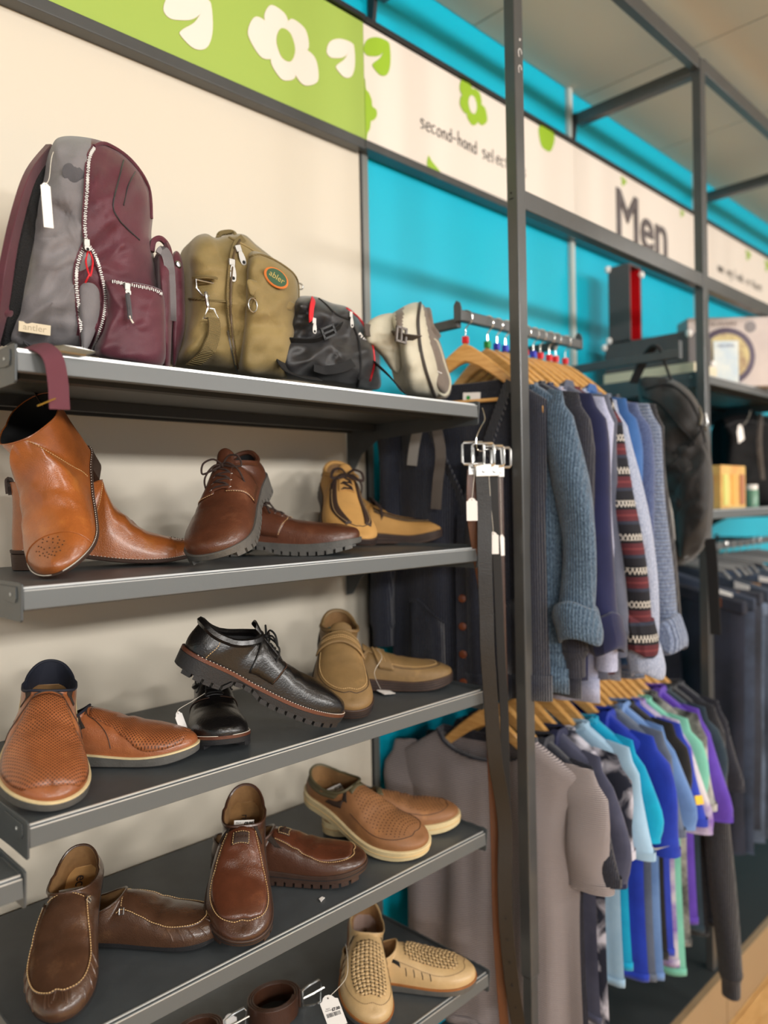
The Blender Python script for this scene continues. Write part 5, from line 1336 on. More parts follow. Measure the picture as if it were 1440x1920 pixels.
        if sleeve == 'short':
            MB().grid([[c_.lerp(p, 1.02)+Vector((0, 0, dz)) for p in last] for dz in (.016, 0, -.004)]+[[c_.lerp(p, .9)+Vector((0, 0, .004)) for p in last]], closed_u=True).build('cuff', cuff_m or m, t)
            MB().grid([[c_.lerp(p, f_)+Vector((0, 0, .012)) for p in last] for f_ in (.97, .05)], closed_u=True).build('sleeve_shade', m_black, t)  # black sheet across the sleeve mouth paints the shade inside
        elif cuff == 'rolled':
            hh = .062; fl = 1.28+rollout
            rws = []
            for f_, dz in ((.95, .03), (fl*.98, .030), (fl*1.03, .005), (fl*1.0, -.02), (fl*.95, -.045), (fl*.86, -.055), (fl*.7, -.045), (fl*.6, -.02)):
                rws.append([c_+Vector(((p.x-c_.x)*f_*1.15, (p.y-c_.y)*f_, 0))+Vector((.004*math.sin(3*q+seed), sgn*.010*(dz < 0)+rollout*dz*1.5, dz+.010*math.sin(2*PI*q/20*2+seed)+rollout*-.25*(p.y-c_.y))) for q, p in enumerate(last)])
            MB().grid(rws, closed_u=True).build('rolled_cuff', cuff_m or m, t, sub=1)
            MB().tube([rws[1][0]+Vector((0, -.001, .0)), rws[2][0]+Vector((0, -.0015, 0)), rws[4][0]+Vector((0, -.001, 0))], .0012, n=5).build('cuff_seam', cuff_m or m, t)
        else:
            MB().grid([[c_.lerp(p, f_)+Vector((0, 0, dz)) for p in last] for f_, dz in ((1.04, .0), (.82, -.02), (.80, -.06), (.7, -.06))], closed_u=True).build('cuff', cuff_m or m, t)
        return rows
    if sleeve:
        if near_sleeve: sleeve_mesh(-1)
        if far_sleeve: sleeve_mesh(1)
    if extra: extra(t, F, B, zsh)
    at0(t); t.rotation_euler = (0, 0, rz)
    return t
k_navy = knit('navy_cotton_knit', (6, 12, 32), (14, 25, 48), 500, ribscale=70, ribamt=.8)
k_blue = knit('blue_marl_knit', (40, 62, 84), (92, 116, 138), 520, ribscale=50, ribamt=.6)
k_dark = knit('dark_navy_knit', (16, 18, 32), (27, 30, 46), 400, ribscale=80, ribamt=.3)
k_navy2 = fabric('navy_fleece', (26, 31, 70), (20, 25, 58), rough=.95, sheen=.3, bs=500)
k_lilac = knit('pale_lilac_knit', (158, 162, 192), (184, 188, 212), 500, ribscale=90, ribamt=.2)
k_denimg = fabric('grey_chambray', (88, 92, 108), (70, 74, 90), rough=.9, bs=800)
k_lgrey = knit('light_blue_grey_knit', (140, 150, 176), (176, 184, 204), 500, ribscale=90, ribamt=.3)
k_denim = fabric('blue_denim', (56, 100, 160), (44, 84, 140), rough=.85, bs=800)
k_mid = knit('mid_blue_knit', (54, 72, 122), (78, 98, 146), 400, rib='Z', ribscale=80, ribamt=.6)
k_cable = knit('grey_blue_cable_knit', (92, 106, 136), (132, 146, 172), 300, rib='Z', ribscale=34, ribamt=1.5)
k_cabrib = knit('grey_blue_rib_knit', (102, 116, 146), (142, 156, 182), 400, ribscale=40, ribamt=1.4, rib='X')
k_black = knit('black_knit', (18, 18, 24), (34, 34, 44), 400, ribscale=70, ribamt=.4)
def fairisle():
    N = NT('fair_isle_knit'); b = N.b
    tc = N.n('ShaderNodeTexCoord'); sp = N.n('ShaderNodeSeparateXYZ'); N.l(tc.outputs['Object'], sp.inputs[0])
    fr_ = N.n('ShaderNodeMath', operation='MULTIPLY', i_1=1/.078); N.l(sp.outputs['Z'], fr_.inputs[0]); f2 = N.n('ShaderNodeMath', operation='FRACT'); N.l(fr_.outputs[0], f2.inputs[0])
    cr = N.n('ShaderNodeValToRGB'); N.l(f2.outputs[0], cr.inputs[0]); cr.color_ramp.interpolation = 'CONSTANT'
    e = cr.color_ramp.elements; e[0].position = 0; e[0].color = srgb((26, 26, 34)); e[1].position = .22; e[1].color = srgb((44, 50, 66))
    for p_, c_ in ((.32, (84, 34, 42)), (.46, (110, 50, 54)), (.52, (84, 34, 42)), (.66, (22, 22, 28))): k = e.new(p_); k.color = srgb(c_)
    # diamonds: |frac(u)-.5| + |frac(z)-.5| pattern inside the black band
    u = N.n('ShaderNodeMath', operation='SUBTRACT'); N.l(sp.outputs['X'], u.inputs[0]); N.l(sp.outputs['Y'], u.inputs[1])
    def zig(src, s_):
        a = N.n('ShaderNodeMath', operation='MULTIPLY', i_1=s_); N.l(src, a.inputs[0]); c_ = N.n('ShaderNodeMath', operation='PINGPONG', i_1=1.0); N.l(a.outputs[0], c_.inputs[0]); return c_.outputs[0]
    ad = N.n('ShaderNodeMath', operation='ADD'); N.l(zig(u.outputs[0], 170.0), ad.inputs[0]); N.l(zig(sp.outputs['Z'], 110.0), ad.inputs[1])
    g = N.n('ShaderNodeMath', operation='COMPARE', i_1=1.0, i_2=.28); N.l(ad.outputs[0], g.inputs[0])
    h1 = N.n('ShaderNodeMath', operation='COMPARE', i_1=.84, i_2=.10); N.l(f2.outputs[0], h1.inputs[0])
    mu = N.n('ShaderNodeMath', operation='MULTIPLY'); N.l(g.outputs[0], mu.inputs[0]); N.l(h1.outputs[0], mu.inputs[1])
    mx = N.n('ShaderNodeMixRGB'); mx.inputs[2].default_value = srgb((206, 200, 190)); N.l(mu.outputs[0], mx.inputs[0]); N.l(cr.outputs[0], mx.inputs[1]); N.l(mx.outputs[0], b.inputs['Base Color'])
    nz = N.n('ShaderNodeTexNoise', i_Scale=500.0); N.l(tc.outputs['Object'], nz.inputs[0]); bp_ = N.n('ShaderNodeBump', i_Strength=.6, i_Distance=.002); N.l(nz.outputs[0], bp_.inputs['Height']); N.l(bp_.outputs[0], b.inputs['Normal'])
    b.inputs['Roughness'].default_value = .95; return N.m
k_fair = fairisle()
def stripes(name, c1, c2, per, duty=.5):
    N = NT(name); b = N.b; tc = N.n('ShaderNodeTexCoord'); sp = N.n('ShaderNodeSeparateXYZ'); N.l(tc.outputs['Object'], sp.inputs[0])
    a = N.n('ShaderNodeMath', operation='MULTIPLY', i_1=1/per); N.l(sp.outputs['Z'], a.inputs[0]); f_ = N.n('ShaderNodeMath', operation='FRACT'); N.l(a.outputs[0], f_.inputs[0])
    cr = N.n('ShaderNodeValToRGB'); N.l(f_.outputs[0], cr.inputs[0]); e = cr.color_ramp.elements; e[0].position = duty-.08; e[0].color = srgb(c1); e[1].position = duty+.08; e[1].color = srgb(c2)
    N.l(cr.outputs[0], b.inputs['Base Color']); b.inputs['Roughness'].default_value = .95; b.inputs['Specular IOR Level'].default_value = .15; return N.m
k_stripe = stripes('fine_grey_stripe', (84, 78, 84), (178, 168, 166), .0042)
def tiedye():
    N = NT('tie_dye'); b = N.b; tc = N.n('ShaderNodeTexCoord'); mp = N.n('ShaderNodeMapping'); mp.inputs['Scale'].default_value = (1, 1.5, 1.6); N.l(tc.outputs['Object'], mp.inputs[0])
    nz = N.n('ShaderNodeTexNoise', i_Scale=7.0, i_Detail=5.0, i_Distortion=1.0); N.l(mp.outputs[0], nz.inputs[0]); cr = N.n('ShaderNodeValToRGB'); N.l(nz.outputs[0], cr.inputs[0])
    e = cr.color_ramp.elements; e[0].position = .48; e[0].color = srgb((24, 28, 44)); e[1].position = .62; e[1].color = srgb((196, 194, 206)); N.l(cr.outputs[0], b.inputs['Base Color']); b.inputs['Roughness'].default_value = .95; return N.m
k_tie = tiedye()
# ---- navy cardigan at the front of the upper rail
m_label = mat('woven_label', (232, 226, 216), rough=.7)
m_btn = mat('brown_button', (112, 58, 34), rough=.3, coat=.5)
def card_extra(t, F, B, zsh):
    X = 1.378
    # button band down the front, patch pocket, buttons and neck labels
    nt = len(F)-1; jc = len(F[0])//2
    band = [F[k][jc]+Vector((-.004, 0, 0)) for k in range(nt+1)]
    MB().tube(band, 0, flat=(.032, .005, (-1, 0, 0))).build('button_band', k_navy, t)
    for k in (2, 6, 10, 14):
        p = F[k][jc]+Vector((-.008, 0, 0)); MB().lathe([(0, .003), (.006, .003), (.009, .002), (.0095, 0)], n=14, M=frame(p, (0, 1, 0), (0, 0, -1)) @ Matrix.Rotation(PI, 4, 'X') if False else frame(p, (0, -1, 0), (0, 0, 1))).build('button', m_btn, t)
    for sgn in (-1, 1):
        rows = [[F[k][j]+Vector((-.004, 0, 0)) for j in (range(21, 30) if sgn > 0 else range(5, 14))] for k in (2, 4, 6, 8)]
        MB().grid(rows).build('patch_pocket', k_navy, t, solid=.002)
        e = rows[-1]; MB().tube(e, .003, n=6).build('pocket_edge', k_navy, t)
    a = P(895, 728, X=X+.018); M_ = frame(a, (0, -1, 0), (0, 0, 1)); MB().box((-.030, -.008, 0), (.030, .008, .001), M_).build('neck_label', m_label, t, smooth=False)
    text('mnr', .011, f_red, t, M_ @ Matrix.Translation((-.012, 0, .0012)), extrude=.0002); text('collection', .005, f_red, t, M_ @ Matrix.Translation((.012, 0, .0012)), extrude=.0002)
    a = P(884, 745, X=X+.008); M_ = frame(a, (0, -1, -.05), (0, -.05, 1)); g = MB().box((-.021, -.012, 0), (.021, .012, .001), M_).build('size_label', m_white, t, smooth=False)
    MB().lathe([(0, .0012), (.005, .0012)], n=12, M=M_ @ Matrix.Translation((-.008, 0, 0))).build('label_mark', cubes['green'], g)
garment('cardigan', 'navy ribbed cardigan with brown buttons at the front of the upper rail', 'cardigan', 1.378, 1.908, k_navy, yc=1.13, rz=.35, hw=.195, near_sleeve=False, ln=.715, vneck=.30, b=.028, sleeve='long', slen=.50, sdy=.03, fold=.010, seed=3, extra=card_extra, crew=.02, sl_w=.050)
hanger(1.378, RU, 'red', 'frontmost wooden hanger, red size cube, holding the navy cardigan', rz=.35)
cub = ['green', 'blue', 'blue', 'blue', 'red', 'blue', 'red', 'red', 'red', 'red', 'red']
up = [
 (1.460, k_blue, 'jumper', 'blue marl jumper with rolled cuff right behind the near post', 'jumper', dict(slen=.47, cuff='rolled', ln=.70, sl_w=.062, b=.02, sdy=-.03, hw=.192), {}),
 (1.497, k_dark, 'jumper', 'dark navy jumper squeezed behind the blue marl jumper', 'jumper', dict(slen=.55, ln=.72, sdy=-.0), {}),
 (1.531, k_navy2, 'sweatshirt', 'plain navy sweatshirt with rolled cuff beside the dark jumper', 'sweatshirt', dict(slen=.50, cuff='rolled', sdy=-.045, sl_w=.055), {}),
 (1.578, k_lilac, 'jumper', 'pale lilac jumper between the navy sweatshirt and the grey chambray shirt', 'jumper', dict(slen=.54, sdy=-.02, ln=.74, cuff=None), {}),
 (1.615, k_denimg, 'shirt', 'grey chambray shirt just left of the patterned jumper', 'shirt', dict(slen=.52, sdy=-.02, polo=True), {}),
 (1.650, k_fair, 'jumper', 'fair-isle jumper with dark red and white bands', 'jumper', dict(slen=.52, sdy=-.055, cuff='rolled', sl_w=.045), {}),
 (1.682, k_lgrey, 'jumper', 'light blue-grey jumper with big rolled cuff, right of the patterned one', 'jumper', dict(slen=.575, sdy=-.06, cuff='rolled', sl_w=.05), {}),
 (1.722, k_denim, 'shirt', 'bright blue denim shirt between two sweaters', 'shirt', dict(slen=.36, sdy=-.0, polo=True), {}),
 (1.753, k_mid, 'jumper', 'mid blue jumper between denim shirt and cable knit', 'jumper', dict(slen=.50, sdy=-.03, sl_w=.058), {}),
 (1.800, k_cable, 'jumper', 'grey-blue cable jumper with wide turned-back ribbed cuff', 'jumper', dict(slen=.53, sdy=-.055, cuff='rolled', cuff_m=k_cabrib, sl_w=.058, b=.02, rollout=.06), {}),
 (1.845, k_black, 'jumper', 'black jumper at the far end of the upper rail', 'jumper', dict(slen=.50, sdy=-.04), {}),
]
rr = random.Random(7)
for i, (x, m_, nm, lb, ct, kw, _) in enumerate(up):
    kw = dict(dict(hw=.202, ln=.70+rr.uniform(-.02, .03), b=.015, rz=.10, sleeve='long', seed=i+5, fold=.004, crew=.025), **kw)
    garment(nm, lb, ct, x, 1.908+rr.uniform(-.006, .006), m_, **kw)
    if i < 10: hanger(min(x, 1.845), RU, cub[i], 'wooden hanger holding the '+lb.split(' with ')[0].split(' between ')[0].split(' squeezed ')[0].split(' just ')[0], rz=.10+rr.uniform(-.02, .02))
# white scarf-like knotted sleeve hanging below the navy sweatshirt
# ---- lower rail
t_list = [
 (1.428, k_stripe, 'striped_shirt', 'grey fine-striped T-shirt with navy neckband at the front of the lower rail', dict(collar_m=k_dark, hw=.226, ln=.70, slen=.23, b=.024, rib=False, fold=.012, sdy=-.035, rz=.26, crew=.055)),
 (1.492, k_dark, 'polo_shirt', 'black-navy polo right behind the striped T-shirt', dict(polo=True, ln=.66)),
 (1.545, fabric('slate_marl', (76, 78, 98), (60, 62, 82), rough=.95), 'polo_shirt', 'slate marl polo with navy collar and cuff', dict(polo=True, collar_m=k_navy2, cuff_m=k_navy2, ln=.66, slen=.25)),
 (1.590, k_tie, 'shirt', 'dark tie-dye shirt with white blotches', dict(ln=.78, slen=.20)),
 (1.655, fabric('pale_blue_cotton', (160, 192, 216), (146, 180, 206), rough=.9), 't_shirt', 'pale blue T-shirt left of the turquoise one', dict(ln=.62)),
 (1.700, fabric('turquoise_cotton', (0, 162, 200), (0, 146, 186), rough=.85), 't_shirt', 'turquoise T-shirt between the pale blue and royal blue ones', dict(ln=.60, slen=.2)),
 (1.775, fabric('royal_blue', (24, 58, 178), (18, 46, 156), rough=.7), 'polo_shirt', 'royal blue sports polo with a white tick mark on its sleeve', dict(polo=True, ln=.66, slen=.25, sdy=-.06)),
 (1.822, fabric('stone_grey', (98, 108, 126), (82, 92, 110), rough=.9), 't_shirt', 'grey T-shirt right behind the royal blue polo', dict(ln=.68)),
 (1.858, fabric('washed_denim', (108, 142, 194), (92, 126, 180), rough=.9), 'shirt', 'washed light denim shirt between grey and charcoal T-shirts', dict(polo=True, ln=.70, sdy=-.045)),
 (1.890, fabric('charcoal_cotton', (40, 38, 38), (28, 28, 28), rough=.9), 't_shirt', 'charcoal T-shirt between light denim and cobalt shirts', dict(ln=.66)),
 (1.920, fabric('cobalt_cotton', (44, 66, 180), (34, 54, 160), rough=.85), 't_shirt', 'cobalt T-shirt with yellow print on the sleeve', dict(ln=.66, sdy=-.05)),
 (1.952, mat('lilac_floral', (128, 96, 176), c2=(206, 200, 206), rough=.85, vs=14), 't_shirt', 'lilac T-shirt with white flower print near its sleeve hem', dict(ln=.70, slen=.25, sdy=-.045)),
 (1.988, fabric('mint_cotton', (124, 194, 172), (108, 180, 158), rough=.85), 't_shirt', 'mint green T-shirt hanging left of the white and black one', dict(ln=.74)),
 (2.024, fabric('off_white_cotton', (190, 188, 182), (40, 40, 42), rough=.9), 't_shirt', 'white and black T-shirt between mint and purple', dict(ln=.68)),
 (2.070, fabric('purple_cotton', (98, 66, 178), (84, 54, 160), rough=.8), 'polo_shirt', 'vivid purple polo near the far end of the lower rail', dict(polo=True, ln=.64, slen=.26, sdy=-.05)),
 (2.108, fabric('dark_green_grey', (46, 62, 74), (36, 50, 60), rough=.9), 't_shirt', 'dark green-grey T-shirt right behind the purple polo', dict(ln=.68)),
 (2.145, k_black, 'shirt', 'black-navy long-sleeved shirt with small red sleeve label', dict(ln=.70, sleeve='long', slen=.72, sdy=-.06)),
 (2.195, k_dark, 't_shirt', 'dark navy T-shirt, last on the lower rail', dict(ln=.70)),
]
lcub = ['white', 'blue', 'red', 'green']
lower_objs = []
for i, (x, m_, nm, lb, kw) in enumerate(t_list):
    kw = dict(dict(hw=.214, b=.014, rz=.08, sleeve='short', slen=.215, seed=i*2+1, fold=.004, crew=.03, sdy=-.03, rib=False, far_sleeve=(i < 2)), **kw)
    o = garment(nm, lb, 'shirt', x, 1.084+rr.uniform(-.005, .005), m_, **kw); lower_objs.append(o)
    hanger(x, RL, lcub[i % 4], 'wooden hanger holding the '+lb.split(' with ')[0].split(' at ')[0].split(' near ')[0].split(',')[0], rz=(.26 if i == 0 else .08)+rr.uniform(-.02, .02))
def decal(o, px, py, X, m, pts, name, s=1):
    c = P(px, py, X=X); mb = MB()
    mb.prism([c+Vector((0, -a*s, b_*s)) for a, b_ in pts], (-.0012, 0, 0)); mb.build(name, m, o, smooth=False).matrix_parent_inverse = Matrix.Translation(o.location).inverted()

dec = lambda px, py, Y=.86: P(px, py, Y=Y)
# white tick mark on the royal blue sleeve, print on the cobalt one
def on_thing(o, mb, name, m):
    q = mb.build(name, m, None, smooth=False); q.parent = o; q.matrix_parent_inverse = o_inv(o); return q
def o_inv(o): bpy.context.view_layer.update(); return o.matrix_world.inverted()
# ================================================================== belts, backpack on the arm, far bay
m_belt = leather('black_belt', (22, 20, 19), dark=.3, rough=.38, coat=.2)
m_beltb = leather('brown_belt', (104, 60, 34), dark=.25, rough=.4, coat=.2)
m_beltd = leather('dark_brown_belt', (72, 44, 30), dark=.4, rough=.35, coat=.4)
def belt(name, label, pts, w, m, Y, buckle, bs=.036, bm=m_chrome, holes=False, dy=0, ang=0):
    t = thing(name, label, 'belt', P(pts[0][0], pts[0][1], Y=Y))
    pp = [P(a, b, Y=Y+dy*i/len(pts)) for i, (a, b) in enumerate(pts)]
    MB().tube(smooth_curve(pp, 5), 0, flat=(w, .0035, (-.7, -.7, 0))).build('strap', m, t, bevel=.0008)
    c = P(buckle[0], buckle[1], Y=Y-.004); v = Vector((.72, -.69, 0)) if not ang else Vector((math.cos(ang), math.sin(ang), 0))
    u = Vector((0, 0, 1)); h = bs
    fr_ = [c+v*a*bs*.62+u*b_*h*.62 for a, b_ in ((-1, -.8), (-1, .8), (-.85, 1), (.85, 1), (1, .8), (1, -.8), (.85, -1), (-.85, -1))]
    MB().tube(fr_, .0032, closed=True, n=8).build('buckle_frame', bm, t)
    MB().tube([c+v*.0+u*h*.62, c+v*.002+u*-.4*h, c-u*h*.62-v*.001], .0018, n=6).build('prong', bm, t)
    pb = MB(); pb.bar(c-u*h*.55, c-u*h*1.25, w*1.05, .006, up=(-.7, -.7, 0)); pb.build('buckle_plate', bm, t, smooth=False, bevel=.001)
    MB().lathe([(0, .0015), (.003, .0012), (.0035, 0)], n=12, M=frame(c-u*h*.95+Vector((-.003, -.003, 0)), v, u)).build('rivet', m_steel, t)
    if holes:
        for k in range(5):
            q = smooth_curve(pp, 5)[-4-k*2]; MB().lathe([(0, .0001), (.0022, .0001)], n=8, M=frame(q+Vector((-.0026, -.0026, 0)), v, u)).build('hole', m_black, t)
    at0(t); return t
YB_ = .972
hk = thing('belt_hook', 'thin chrome wire hook at the right end of the top shelf', 'hook', P(903, 765, Y=1.0))
MB().tube(smooth_curve([P(904, 765, Y=.998), P(909, 786, Y=.985), P(902, 800, Y=.98), P(894, 818, Y=.978), P(893, 834, Y=.975), P(898, 845, Y=.968), P(920, 842, Y=.99), P(940, 842, Y=1.01)], 6), .0016, n=6).build('wire', m_chrome, hk)
at0(hk)
b1 = belt('belt', 'long shiny black belt hanging in front of the near post, pale buckle', [(904, 880), (908, 960), (909, 1060), (912, 1150), (914, 1224), (921, 1325), (928, 1421), (941, 1500), (947, 1561), (946, 1650), (949, 1740), (960, 1846), (974, 1935)], .030, m_belt, YB_, (906, 852), holes=True)
b2 = belt('belt', 'brown leather belt with stitched edge, hanging behind the black one', [(885, 880), (884, 960), (893, 1030), (910, 1150), (921, 1400), (928, 1560), (931, 1700), (936, 1800), (946, 1930)], .020, m_beltb, 1.000, (887, 850), bm=m_steel)
b3 = belt('belt', 'matt black belt hanging just right of the shiny one', [(925, 885), (928, 980), (934, 1100), (939, 1224), (945, 1330), (948, 1450), (952, 1600), (955, 1760)], .019, mat('matt_black_leather', (14, 13, 13), rough=.6), .990, (926, 855), bs=.034)
b4 = belt('belt', 'narrow dark belt, rightmost of the hanging belts', [(938, 890), (940, 1000), (943, 1150), (947, 1300), (950, 1420)], .012, m_beltd, 1.012, (939, 858), bs=.034, bm=m_steel)
tg = thing('price_tag', 'blank white tag hanging left of the shiny black belt', 'tag', P(884, 955, Y=.975))
swing_tag(tg, P(885, 955, Y=.972), (.72, -.69, 0), (0, 0, 1), .022, .046, [P(892, 870, Y=.968), P(888, 905, Y=.970), P(886, 925, Y=.972)]); at0(tg)
tg = thing('price_tag', 'blank white tag hanging lower, right of the shiny black belt', 'tag', P(925, 1018, Y=.965))
swing_tag(tg, P(925, 1018, Y=.967), (.72, -.69, 0), (0, 0, 1), .022, .046, [P(916, 880, Y=.96), P(920, 940, Y=.962), P(924, 985, Y=.966)]); at0(tg)
tg = thing('price_tag', 'blank white tag seen nearly edge-on, rightmost by the belts', 'tag', P(941, 1022, Y=1.0))
swing_tag(tg, P(941, 1022, Y=.996), (.95, .1, 0), (0, 0, 1), .020, .046, [P(937, 885, Y=.995), P(939, 940, Y=.995), P(940, 990, Y=.996)]); at0(tg)
# rolled belts on the lowest shelf
def rolled(label, c, r, h, m, turns=3, tagm=None, ang0=0):
    t = thing('rolled_belt', label, 'belt', c)
    pts = []
    for i in range(int(26*turns)):
        a = ang0+2*PI*i/26; rr_ = r-.0042*(2*PI*i/26)/(2*PI)
        pts.append(Vector((c[0]+rr_*math.cos(a)*1.1, c[1]+rr_*math.sin(a)*.95, c[2]+h/2)))
    MB().tube(pts, 0, flat=(.0034, h, (0, 0, 1))).build('strap', m, t, bevel=.0008)
    p = pts[0]+Vector((.004, -.004, 0)); v = Vector((.9, -.25, 0)).normalized()
    MB().tube([p+Vector((0, 0, -h*.2)), p+Vector((0, 0, h*.2))], .002).build('keeper', m_steel, t)
    fr_ = [p+v*a+Vector((0, 0, b_)) for a, b_ in ((.0, -.016), (.0, .016), (.014, .022), (.036, .026), (.040, .020), (.038, -.018), (.03, -.022))]
    MB().tube(fr_, .0022, closed=True, n=8).build('buckle_frame', m_chrome, t)
    MB().tube([p, p+v*.020+Vector((0, -.002, .004)), p+v*.044+Vector((0, -.004, .010))], .0018, n=6).build('prong', m_chrome, t)
    at0(t); return t
c = P(513, 1868, Z=SZ[4]+.036); rolled('dark brown belt rolled up on the lowest shelf, chrome buckle to the right', (c.x, c.y, SZ[4]+.001), .049, .036, m_beltd, ang0=-.5)
c = P(372, 1928, Z=SZ[4]+.034); rolled('second rolled belt, cut off by the bottom edge', (c.x, c.y, SZ[4]+.001), .042, .032, m_beltd, 2.5, ang0=-.3)
tg = thing('price_tag', 'white tag lying by the cut-off rolled belt', 'tag', P(430, 1915, Z=SZ[4]+.02))
a_ = P(432, 1925, Z=SZ[4]+.016); swing_tag(tg, a_, (1, -.5, 0), (.25, .6, .5), .026, .044); at0(tg)

# black backpack hung from a straight arm
arm = thing('backpack_hanger', 'straight grey arm the black backpack hangs from', 'arm', (2.08, 1.4, 2.08))
A0, A1 = P(1236, 664, Y=.97), None
MB().box((2.065, .93, A0.z-.012), (2.085, WALL-.017, A0.z+.012)).build('bar', m_shelf, arm, smooth=False, bevel=.002)
MB().box((2.065, .925, A0.z-.014), (2.085, .932, A0.z+.035)).build('end_stop', m_shelf, arm, smooth=False)
at0(arm)
class PillowX(Pillow):
    def at(s, px, py, off=0): return P(px, py, X=s.Y0-s.depth(px, py)-off)
    def build(s, name, mats, par, rings=14, fn=None, **k):
        mb = MB(); n = len(s.o); fr_, bk_ = [], []
        for r in range(rings+1):
            f = (1-r/rings)**.8; a, b_ = [], []
            for o in s.o:
                q = s.c.lerp(o, f); dp = s.depth(q.x, q.y, f); a.append(P(q.x, q.y, X=s.Y0-dp)); bb = P(q.x, q.y, X=s.Y0); b_.append(Vector((s.Y0+s.D*s.back*(1-f**s.p)**s.q, bb.y, bb.z)))
            fr_.append(a); bk_.append(b_)
        mb.grid(fr_, closed_u=True); mb.grid(bk_, closed_u=True, flip=True)
        return mb.build(name, mats, par, weld=.00008, angle=70, **k)
hb = thing('backpack', 'large black backpack hanging beside the far post', 'backpack', P(1270, 1050, X=2.12))
H1 = PillowX([(1196, 720), (1225, 706), (1262, 712), (1295, 735), (1318, 775), (1330, 830), (1338, 920), (1332, 1000), (1305, 1045), (1275, 1060), (1250, 1052), (1246, 980), (1228, 900), (1212, 820)], (1280, 890), 2.14, .10, p=3.5, q=.5, wr=.014, seed=41, back=.3)
f_blk2 = fabric('black_ripstop', (44, 42, 42), (30, 29, 29), rough=.6); H1.build('body', f_blk2, hb)
H2 = PillowX([(1262, 850), (1285, 830), (1318, 835), (1332, 880), (1332, 960), (1318, 1020), (1290, 1045), (1272, 1040), (1264, 960)], (1298, 940), 2.07, .05, wr=.01, seed=44, back=.3); H2.build('front_pocket', f_blk2, hb)
H1.line([(1205, 745), (1240, 760), (1275, 800), (1302, 830), (1285, 832), (1262, 850)], 'zip', f_webb, hb, r=.004); H1.line([(1212, 730), (1255, 722), (1292, 750), (1312, 790), (1322, 830)], 'zip', f_webb, hb, r=.004)
H1.line([(1240, 890), (1262, 872), (1290, 840), (1320, 800)], 'seam', f_webb, hb, r=.004)
for q in ((1312, 765), (1322, 775)): H1.line([q, (q[0]+3, q[1]+16), (q[0]+1, q[1]+32)], 'zip_pull', m_steel, hb, r=.004, off=.01)
MB().tube(smooth_curve([P(1188, 718, X=2.12), P(1205, 680, X=2.10), P(1224, 652, X=2.075), P(1236, 652, X=2.07), P(1246, 680, X=2.10), P(1258, 712, X=2.12)], 6), 0, flat=(.028, .006, (0, 0, 1))).build('grab_handle', f_webb, hb)
ribbon('hanging_strap', f_webb, hb, [P(1330, 1010, X=2.10), P(1335, 1050, X=2.10), P(1338, 1110, X=2.10), P(1342, 1190, X=2.10)], .03, .003, up=(-1, 0, 0))
MB().prism([P(1254, 932, X=2.03), P(1261, 960, X=2.03), P(1266, 1010, X=2.03), P(1260, 1026, X=2.03), P(1253, 1020, X=2.03)], (.002, 0, 0)).build('paper_tag', m_white, hb, smooth=False)
at0(hb)

# far bay: shelves and what stands on them
zA, zB = H+.385, H-.045
shelf(2.385, 3.34, zA, 'far shelf carrying the white picture box', left=True)
shelf(2.385, 3.34, zB, 'far shelf below the white box, carrying the yellow boxes', left=True)
m_gbox = mat('charcoal_card', (84, 80, 80), rough=.6, var=.1)
cb = tag(MB().box((2.43, 1.04, zA+.001), (2.61, 1.36, zA+.045)).build('flat_box', mat('cream_card', (214, 204, 176), rough=.6), None, smooth=False, bevel=.002), 'flat cream box lying under the charcoal case', 'box')
gc = thing('storage_case', 'charcoal case with white corner caps lying on the cream box', 'case', (2.43, 1.06, zA+.047))
MB().box((2.44, 1.06, zA+.047), (2.62, 1.36, zA+.150)).build('body', m_gbox, gc, smooth=False, bevel=.003)
for x, y, z in ((2.44, 1.06, zA+.14), (2.62, 1.06, zA+.06), (2.44, 1.36, zA+.14)): MB().lathe([(0, -.012), (.008, -.010), (.012, 0), (.008, .010), (0, .012)], c=(x, y, z), n=10).build('corner_cap', m_white, gc)
at0(gc)
rf = thing('open_case', 'open charcoal frame with red inside standing on the charcoal case', 'case', (2.43, 1.2, zA+.152))
m_redin = mat('red_card', (196, 10, 24), rough=.5)
z0, z1 = zA+.152, zA+.152+.262; x0, x1, y0, y1 = 2.455, 2.54, 1.27, 1.35
for nm, p, q, m_ in (('side', (x0, y0, z0), (x0+.006, y1, z1), m_gbox), ('side', (x1-.006, y0, z0), (x1, y1, z1), m_gbox), ('top', (x0, y0, z1), (x1, y1, z1+.006), m_gbox), ('bottom', (x0, y0, z0-.001), (x1, y1, z0+.006), m_gbox),
                     ('back', (x0+.006, y1-.006, z0+.006), (x1-.006, y1, z1), m_redin), ('red_lining', (x0+.006, y0+.001, z0+.006), (x0+.009, y1-.006, z1-.001), m_redin), ('red_lining', (x1-.009, y0+.001, z0+.006), (x1-.006, y1-.006, z1-.001), m_redin)):
    MB().box(p, q).build(nm, m_, rf, smooth=False)
for x, y, z in ((x0, y1, z1), (x0, y1, z0+.012), (x1, y0, z1-.02)): MB().lathe([(0, -.012), (.008, -.010), (.012, 0), (.008, .010), (0, .012)], c=(x, y, z), n=10).build('corner_cap', m_white, rf)
at0(rf)
m_boxw = mat('printed_white_card', (200, 186, 178), c2=(186, 172, 166), rough=.5, vs=6)
bx = thing('picture_box', 'large white printed box with a round dish picture on its front', 'box', (2.9, 1.04, zA))
BX = Matrix.Translation((2.68, 1.168, zA+.001)) @ Matrix.Rotation(-.776, 4, 'Z')      # stands turned towards the aisle
MB().box((0, 0, 0), (.42, .10, .245), BX).build('carton', m_boxw, bx, smooth=False, bevel=.002)
FX = BX @ Matrix(((1, 0, 0, 0), (0, 0, -1, -.001), (0, 1, 0, 0), (0, 0, 0, 1)))          # front face frame
